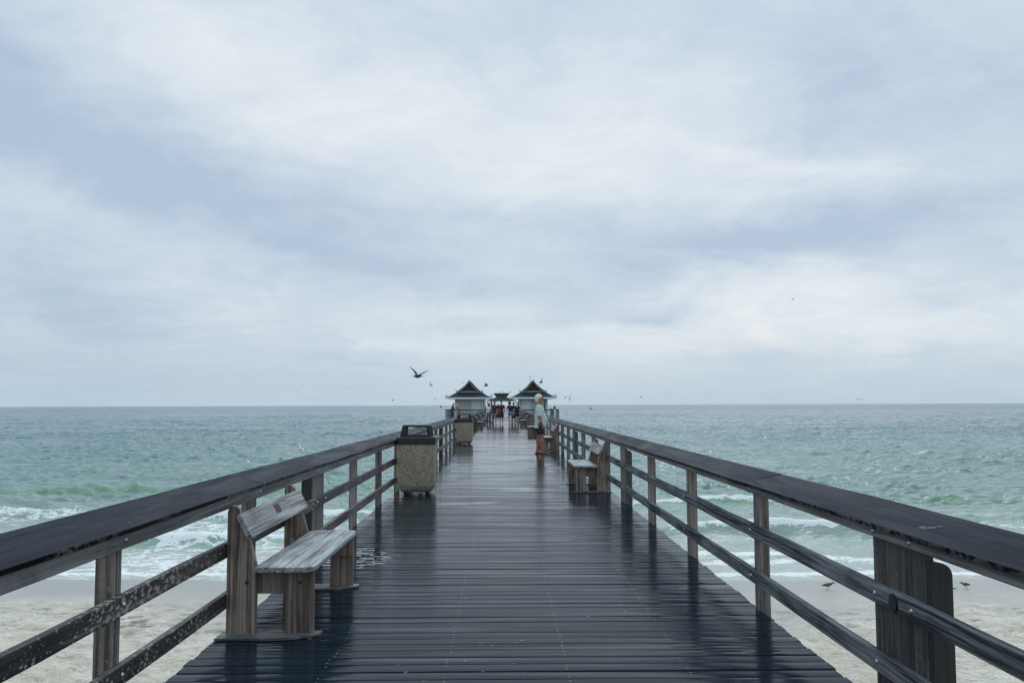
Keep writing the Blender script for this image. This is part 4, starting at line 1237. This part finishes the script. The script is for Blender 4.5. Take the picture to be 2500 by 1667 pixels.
person('person in a red shirt partly hidden behind the woman in the white top', (-1.06, 88, .012), PI, 1.80, 'skin_dark', 'hair_black', 'afro',
       [(-.09, .05, 0), (.09, -.05, 0)], [(-.26, .02, .84), (.26, .02, .84)], ('tee', 'cloth_red'), ('pants', 'cloth_olive'), 'shoe_pale')
person('tiny distant figure in red standing under the pavilion roof', (-.62, 128, .012), PI, 1.72, 'skin_tan', 'hair_brown', 'short',
       [(-.09, .05, 0), (.09, -.05, 0)], [(-.26, .02, .84), (.26, .02, .84)], ('tee', 'cloth_red'), ('pants', 'cloth_olive'), 'shoe_pale', voxel=.02)

# ------------------------------------------------------------------ birds
def bird(label, loc, heading, span, mat, lift, droop=0.0, bank=0.0, beak=.12, group='seabirds in flight', name='seabird', sweep=.15, cat='bird', stout=1.0):
    """one continuous bird: body along +Y, wings as tapering arched vanes"""
    s = span / 2
    b = MB()
    st = [(-.52, .010), (-.38, .05), (-.20, .12), (.0, .155), (.20, .125), (.32, .08), (.42, .085), (.50, .06), (.56, .02), (.56 + beak, .006)]
    pts = [(0, y_ * s, (.03 if y_ > .3 else 0) * s - (.03 * s if y_ > .56 else 0)) for y_, _ in st]
    b.tube(pts, [max(r_ * s * stout, .002) for _, r_ in st], 8)
    b.hexa([(-.05 * s, -.45 * s, -.008), (.05 * s, -.45 * s, -.008), (.10 * s, -.66 * s, -.006), (-.10 * s, -.66 * s, -.006),
            (-.05 * s, -.45 * s, .008), (.05 * s, -.45 * s, .008), (.10 * s, -.66 * s, .006), (-.10 * s, -.66 * s, .006)])
    for i, sx in enumerate((-1, 1)):
        l1 = lift[i] if isinstance(lift, (tuple, list)) else lift
        N = 9; vs_, fs = [], []
        x_, z_ = .06, .05
        px, pz = x_, z_
        for k in range(N):
            u_ = k / (N - 1)
            ang = l1 - droop * u_
            if k: px += (1 - .06) / (N - 1) * math.cos(ang); pz += (1 - .06) / (N - 1) * math.sin(ang)
            ch = .30 * (1 - u_) ** .45 * (1 if u_ < .98 else .3) + .02
            yc = .10 + .10 * math.sin(u_ * PI) - sweep * u_
            th = .022 * (1 - u_) + .006
            vs_ += [(sx * px * s, (yc + ch * .35) * s, (pz) * s), (sx * px * s, yc * s, (pz + th) * s), (sx * px * s, (yc - ch * .65) * s, (pz - .01) * s), (sx * px * s, yc * s, (pz - th * .6) * s)]
        for k in range(N - 1):
            for q in range(4): fs.append((k * 4 + q, k * 4 + (q + 1) % 4, (k + 1) * 4 + (q + 1) % 4, (k + 1) * 4 + q))
        fs.append((0, 1, 2, 3)); e_ = (N - 1) * 4; fs.append((e_, e_ + 1, e_ + 2, e_ + 3))
        b.add(vs_, fs)
    o = b.build(name, mat, None, 0, True)
    o.location = loc
    o.rotation_euler = (0, bank, heading)
    return tag(o, label, cat, group)
bird('large dark pelican gliding over the sea with raised wings, biggest bird in the sky', (-9.0, 96, 4.55), -.55, 3.0, 'bird_dark', (.92, .62), .35, .02, .30, stout=.8, sweep=.02)
bird('grey gull with tilted wings flying just right of and below the big pelican', (-8.66, 110, 3.91), .8, .95, 'bird_grey', .5, .5, .9)
bird('dark gull flying right of the left house roof', (-1.64, 90, 3.42), -1.2, .95, 'bird_dark', .9, .6, .2, stout=1.3)
bird('small dark bird low over the horizon, left of the left house', (-14.46, 120, 2.15), .3, .7, 'bird_dark', .9, .5, .2, stout=1.8)
bird('faint pale gull gliding low between the pelican and the left house', (-10.38, 140, 2.42), .2, 1.0, 'bird_grey', .25, .9, .35)
bird('tiny dark bird crossing the horizon beside the dark jacketed person', (-8.11, 120, 1.25), .9, .7, 'bird_dark', .7, .3, .9, stout=1.4)
bird('faint gull above the left roof slope of the left house', (-6.09, 140, 4.93), .1, 1.0, 'bird_grey', .3, .8, -.4)
bird('tiny speck of a bird above the left eave of the left house', (-7.81, 150, 4.03), 1.3, .5, 'bird_dark', .2, .2, 0, stout=1.5)
bird('tiny bird just above the right end of the pavilion ridge', (1.20, 140, 3.5), 1.4, .6, 'bird_dark', .2, .3, 0, stout=1.4)
bird('dark gull banking steeply right of the right house gable', (4.06, 95, 3.86), -.7, 1.0, 'bird_dark', .35, .2, -.95, stout=1.3)
bird('leftmost of three tiny birds in the sky right of the right house', (10.46, 150, 2.66), .3, 1.0, 'bird_dark', .2, .2, -1.0)
bird('upper right of three tiny birds in the sky right of the right house', (11.18, 150, 2.82), .3, .95, 'bird_dark', .2, .2, -1.05)
bird('lower right of three tiny birds in the sky right of the right house', (11.15, 150, 2.34), .3, .9, 'bird_dark', .3, .2, -.9)
bird('small dark bird with a raised wing, alone right of the three tiny birds', (24.48, 160, 2.75), .5, .9, 'bird_dark', .5, .4, -.6)
bird('small dark bird skimming the water right of the lamp post', (12.64, 130, .85), .8, .8, 'bird_dark', .9, .3, -.7)
bird('gliding gull with arched wings, highest bird in the right of the sky', (24.28, 75, 10.2), .15, .52, 'bird_dark', .55, 1.1, -.25, sweep=.05)
bird('faint lone gull far right in the sky, above the pair near the horizon', (56.2, 140, 7.26), .1, .5, 'bird_grey', .2, .7, .1)
bird('left bird of the pair just above the horizon at far right', (66.8, 170, 2.3), .5, .75, 'bird_dark', .4, .5, .5)
bird('right bird of the pair just above the horizon at far right', (67.5, 170, 2.28), .5, .7, 'bird_dark', .4, .5, .55)
bird('tiny dark bird far left in the sky, apart from the row of three', (-39.4, 180, 5.45), .5, .7, 'bird_dark', .5, .3, .4)
bird('leftmost of three faint birds flying in a low row', (-30.9, 180, 4.86), 1.4, .55, 'bird_grey', .2, .2, .1)
bird('middle one of three faint birds flying in a low row', (-30.3, 180, 4.86), 1.4, .55, 'bird_grey', .2, .2, .1)
bird('rightmost of three faint birds flying in a low row', (-29.7, 180, 4.86), 1.4, .55, 'bird_grey', .2, .2, .1)
bird('white gull skimming the green water above the left railing', (-11.07, 50, -.85), -.9, .9, 'bird_white', .5, .7, .5)
# perched birds
def perched(label, loc, mat, s=1.0):
    b = MB()
    b.tube([(0, -.20, .10), (0, -.12, .14), (0, 0, .19), (0, .08, .25), (0, .11, .31), (0, .14, .345), (0, .17, .345), (0, .22, .335)], [.008, .035, .062, .052, .03, .034, .025, .004], 8)
    for sx in (-1, 1): b.tube([(sx * .02, .01, .16), (sx * .025, .01, 0)], .006, 5)
    o = b.build('perched_bird', mat, None, 0, True); o.location = loc; o.scale = (s, s, s); o.rotation_euler = (0, 0, random.uniform(-1.5, 1.5))
    return tag(o, label, 'bird', 'birds perched on the roofs')
for (x_, y_, z_), lb in (((-5.47, 108.9, 2.99), 'bird perched at the left foot of the left house gable'), ((-6.6, 107.8, 2.42), 'bird perched on the left eave corner of the left house'),
                       ((-1.3, 107.9, 2.43), 'bird perched on the right eave corner of the left house'), ((-2.38, 108.8, 2.97), 'bird perched at the right foot of the left house gable'),
                       ((2.13, 108.8, 2.96), 'bird perched at the left foot of the red gable'), ((5.24, 108.8, 2.97), 'bird perched at the right foot of the red gable'),
                       ((6.3, 107.9, 2.44), 'bird perched on the right eave corner of the house with the red gable'),
                       ((-.41, 150, 3.44), 'left of two birds perched on the pavilion ridge'), ((.2, 150, 3.44), 'right of two birds perched on the pavilion ridge')):
    perched(lb, (x_, y_, z_), 'bird_dark', .9)
# shore birds on the sand
def shore_bird(label, loc, rz, s):
    b = MB()
    b.tube([(0, -.17, .115), (0, -.10, .125), (0, 0, .135), (0, .07, .15), (0, .10, .175), (0, .125, .185), (0, .15, .18), (0, .20, .165)], [.006, .030, .048, .035, .018, .024, .014, .003], 8)
    b.tube([(.012, .0, .10), (.015, .02, .05), (.015, .0, 0)], .005, 5); b.tube([(-.012, .0, .10), (-.02, -.02, .05), (-.02, -.045, 0)], .005, 5)
    o = b.build('shore_bird', 'bird_brown', None, 0, True); o.location = loc; o.rotation_euler = (0, 0, rz); o.scale = (s, s, s)
    return tag(o, label, 'bird', 'shore birds on the beach')
def sand_z(x_, y_): return WATER_Z + .030 * max(0, float(shore(np.array([x_]))[0]) - y_)
shore_bird('brown shore bird walking on wet sand, left of the thick dark post', (8.65, 24.4, sand_z(8.65, 24.4)), -PI / 2, 1.05)
shore_bird('brown shore bird on the sand right of the thick dark post', (12.32, 24.4, sand_z(12.3, 24.4)), PI / 2 + .2, .95)
b = MB(); b.tube([(-.22, 0, .02), (-.05, .02, .03), (.1, 0, .025), (.25, .03, .015)], [.012, .022, .018, .006], 7)
o = b.build('driftwood', 'drift_wood', None, 0, True); o.location = (11.85, 24.4, sand_z(11.85, 24.4)); tag(o, 'thin dark stick of driftwood lying on the wet sand', 'driftwood')
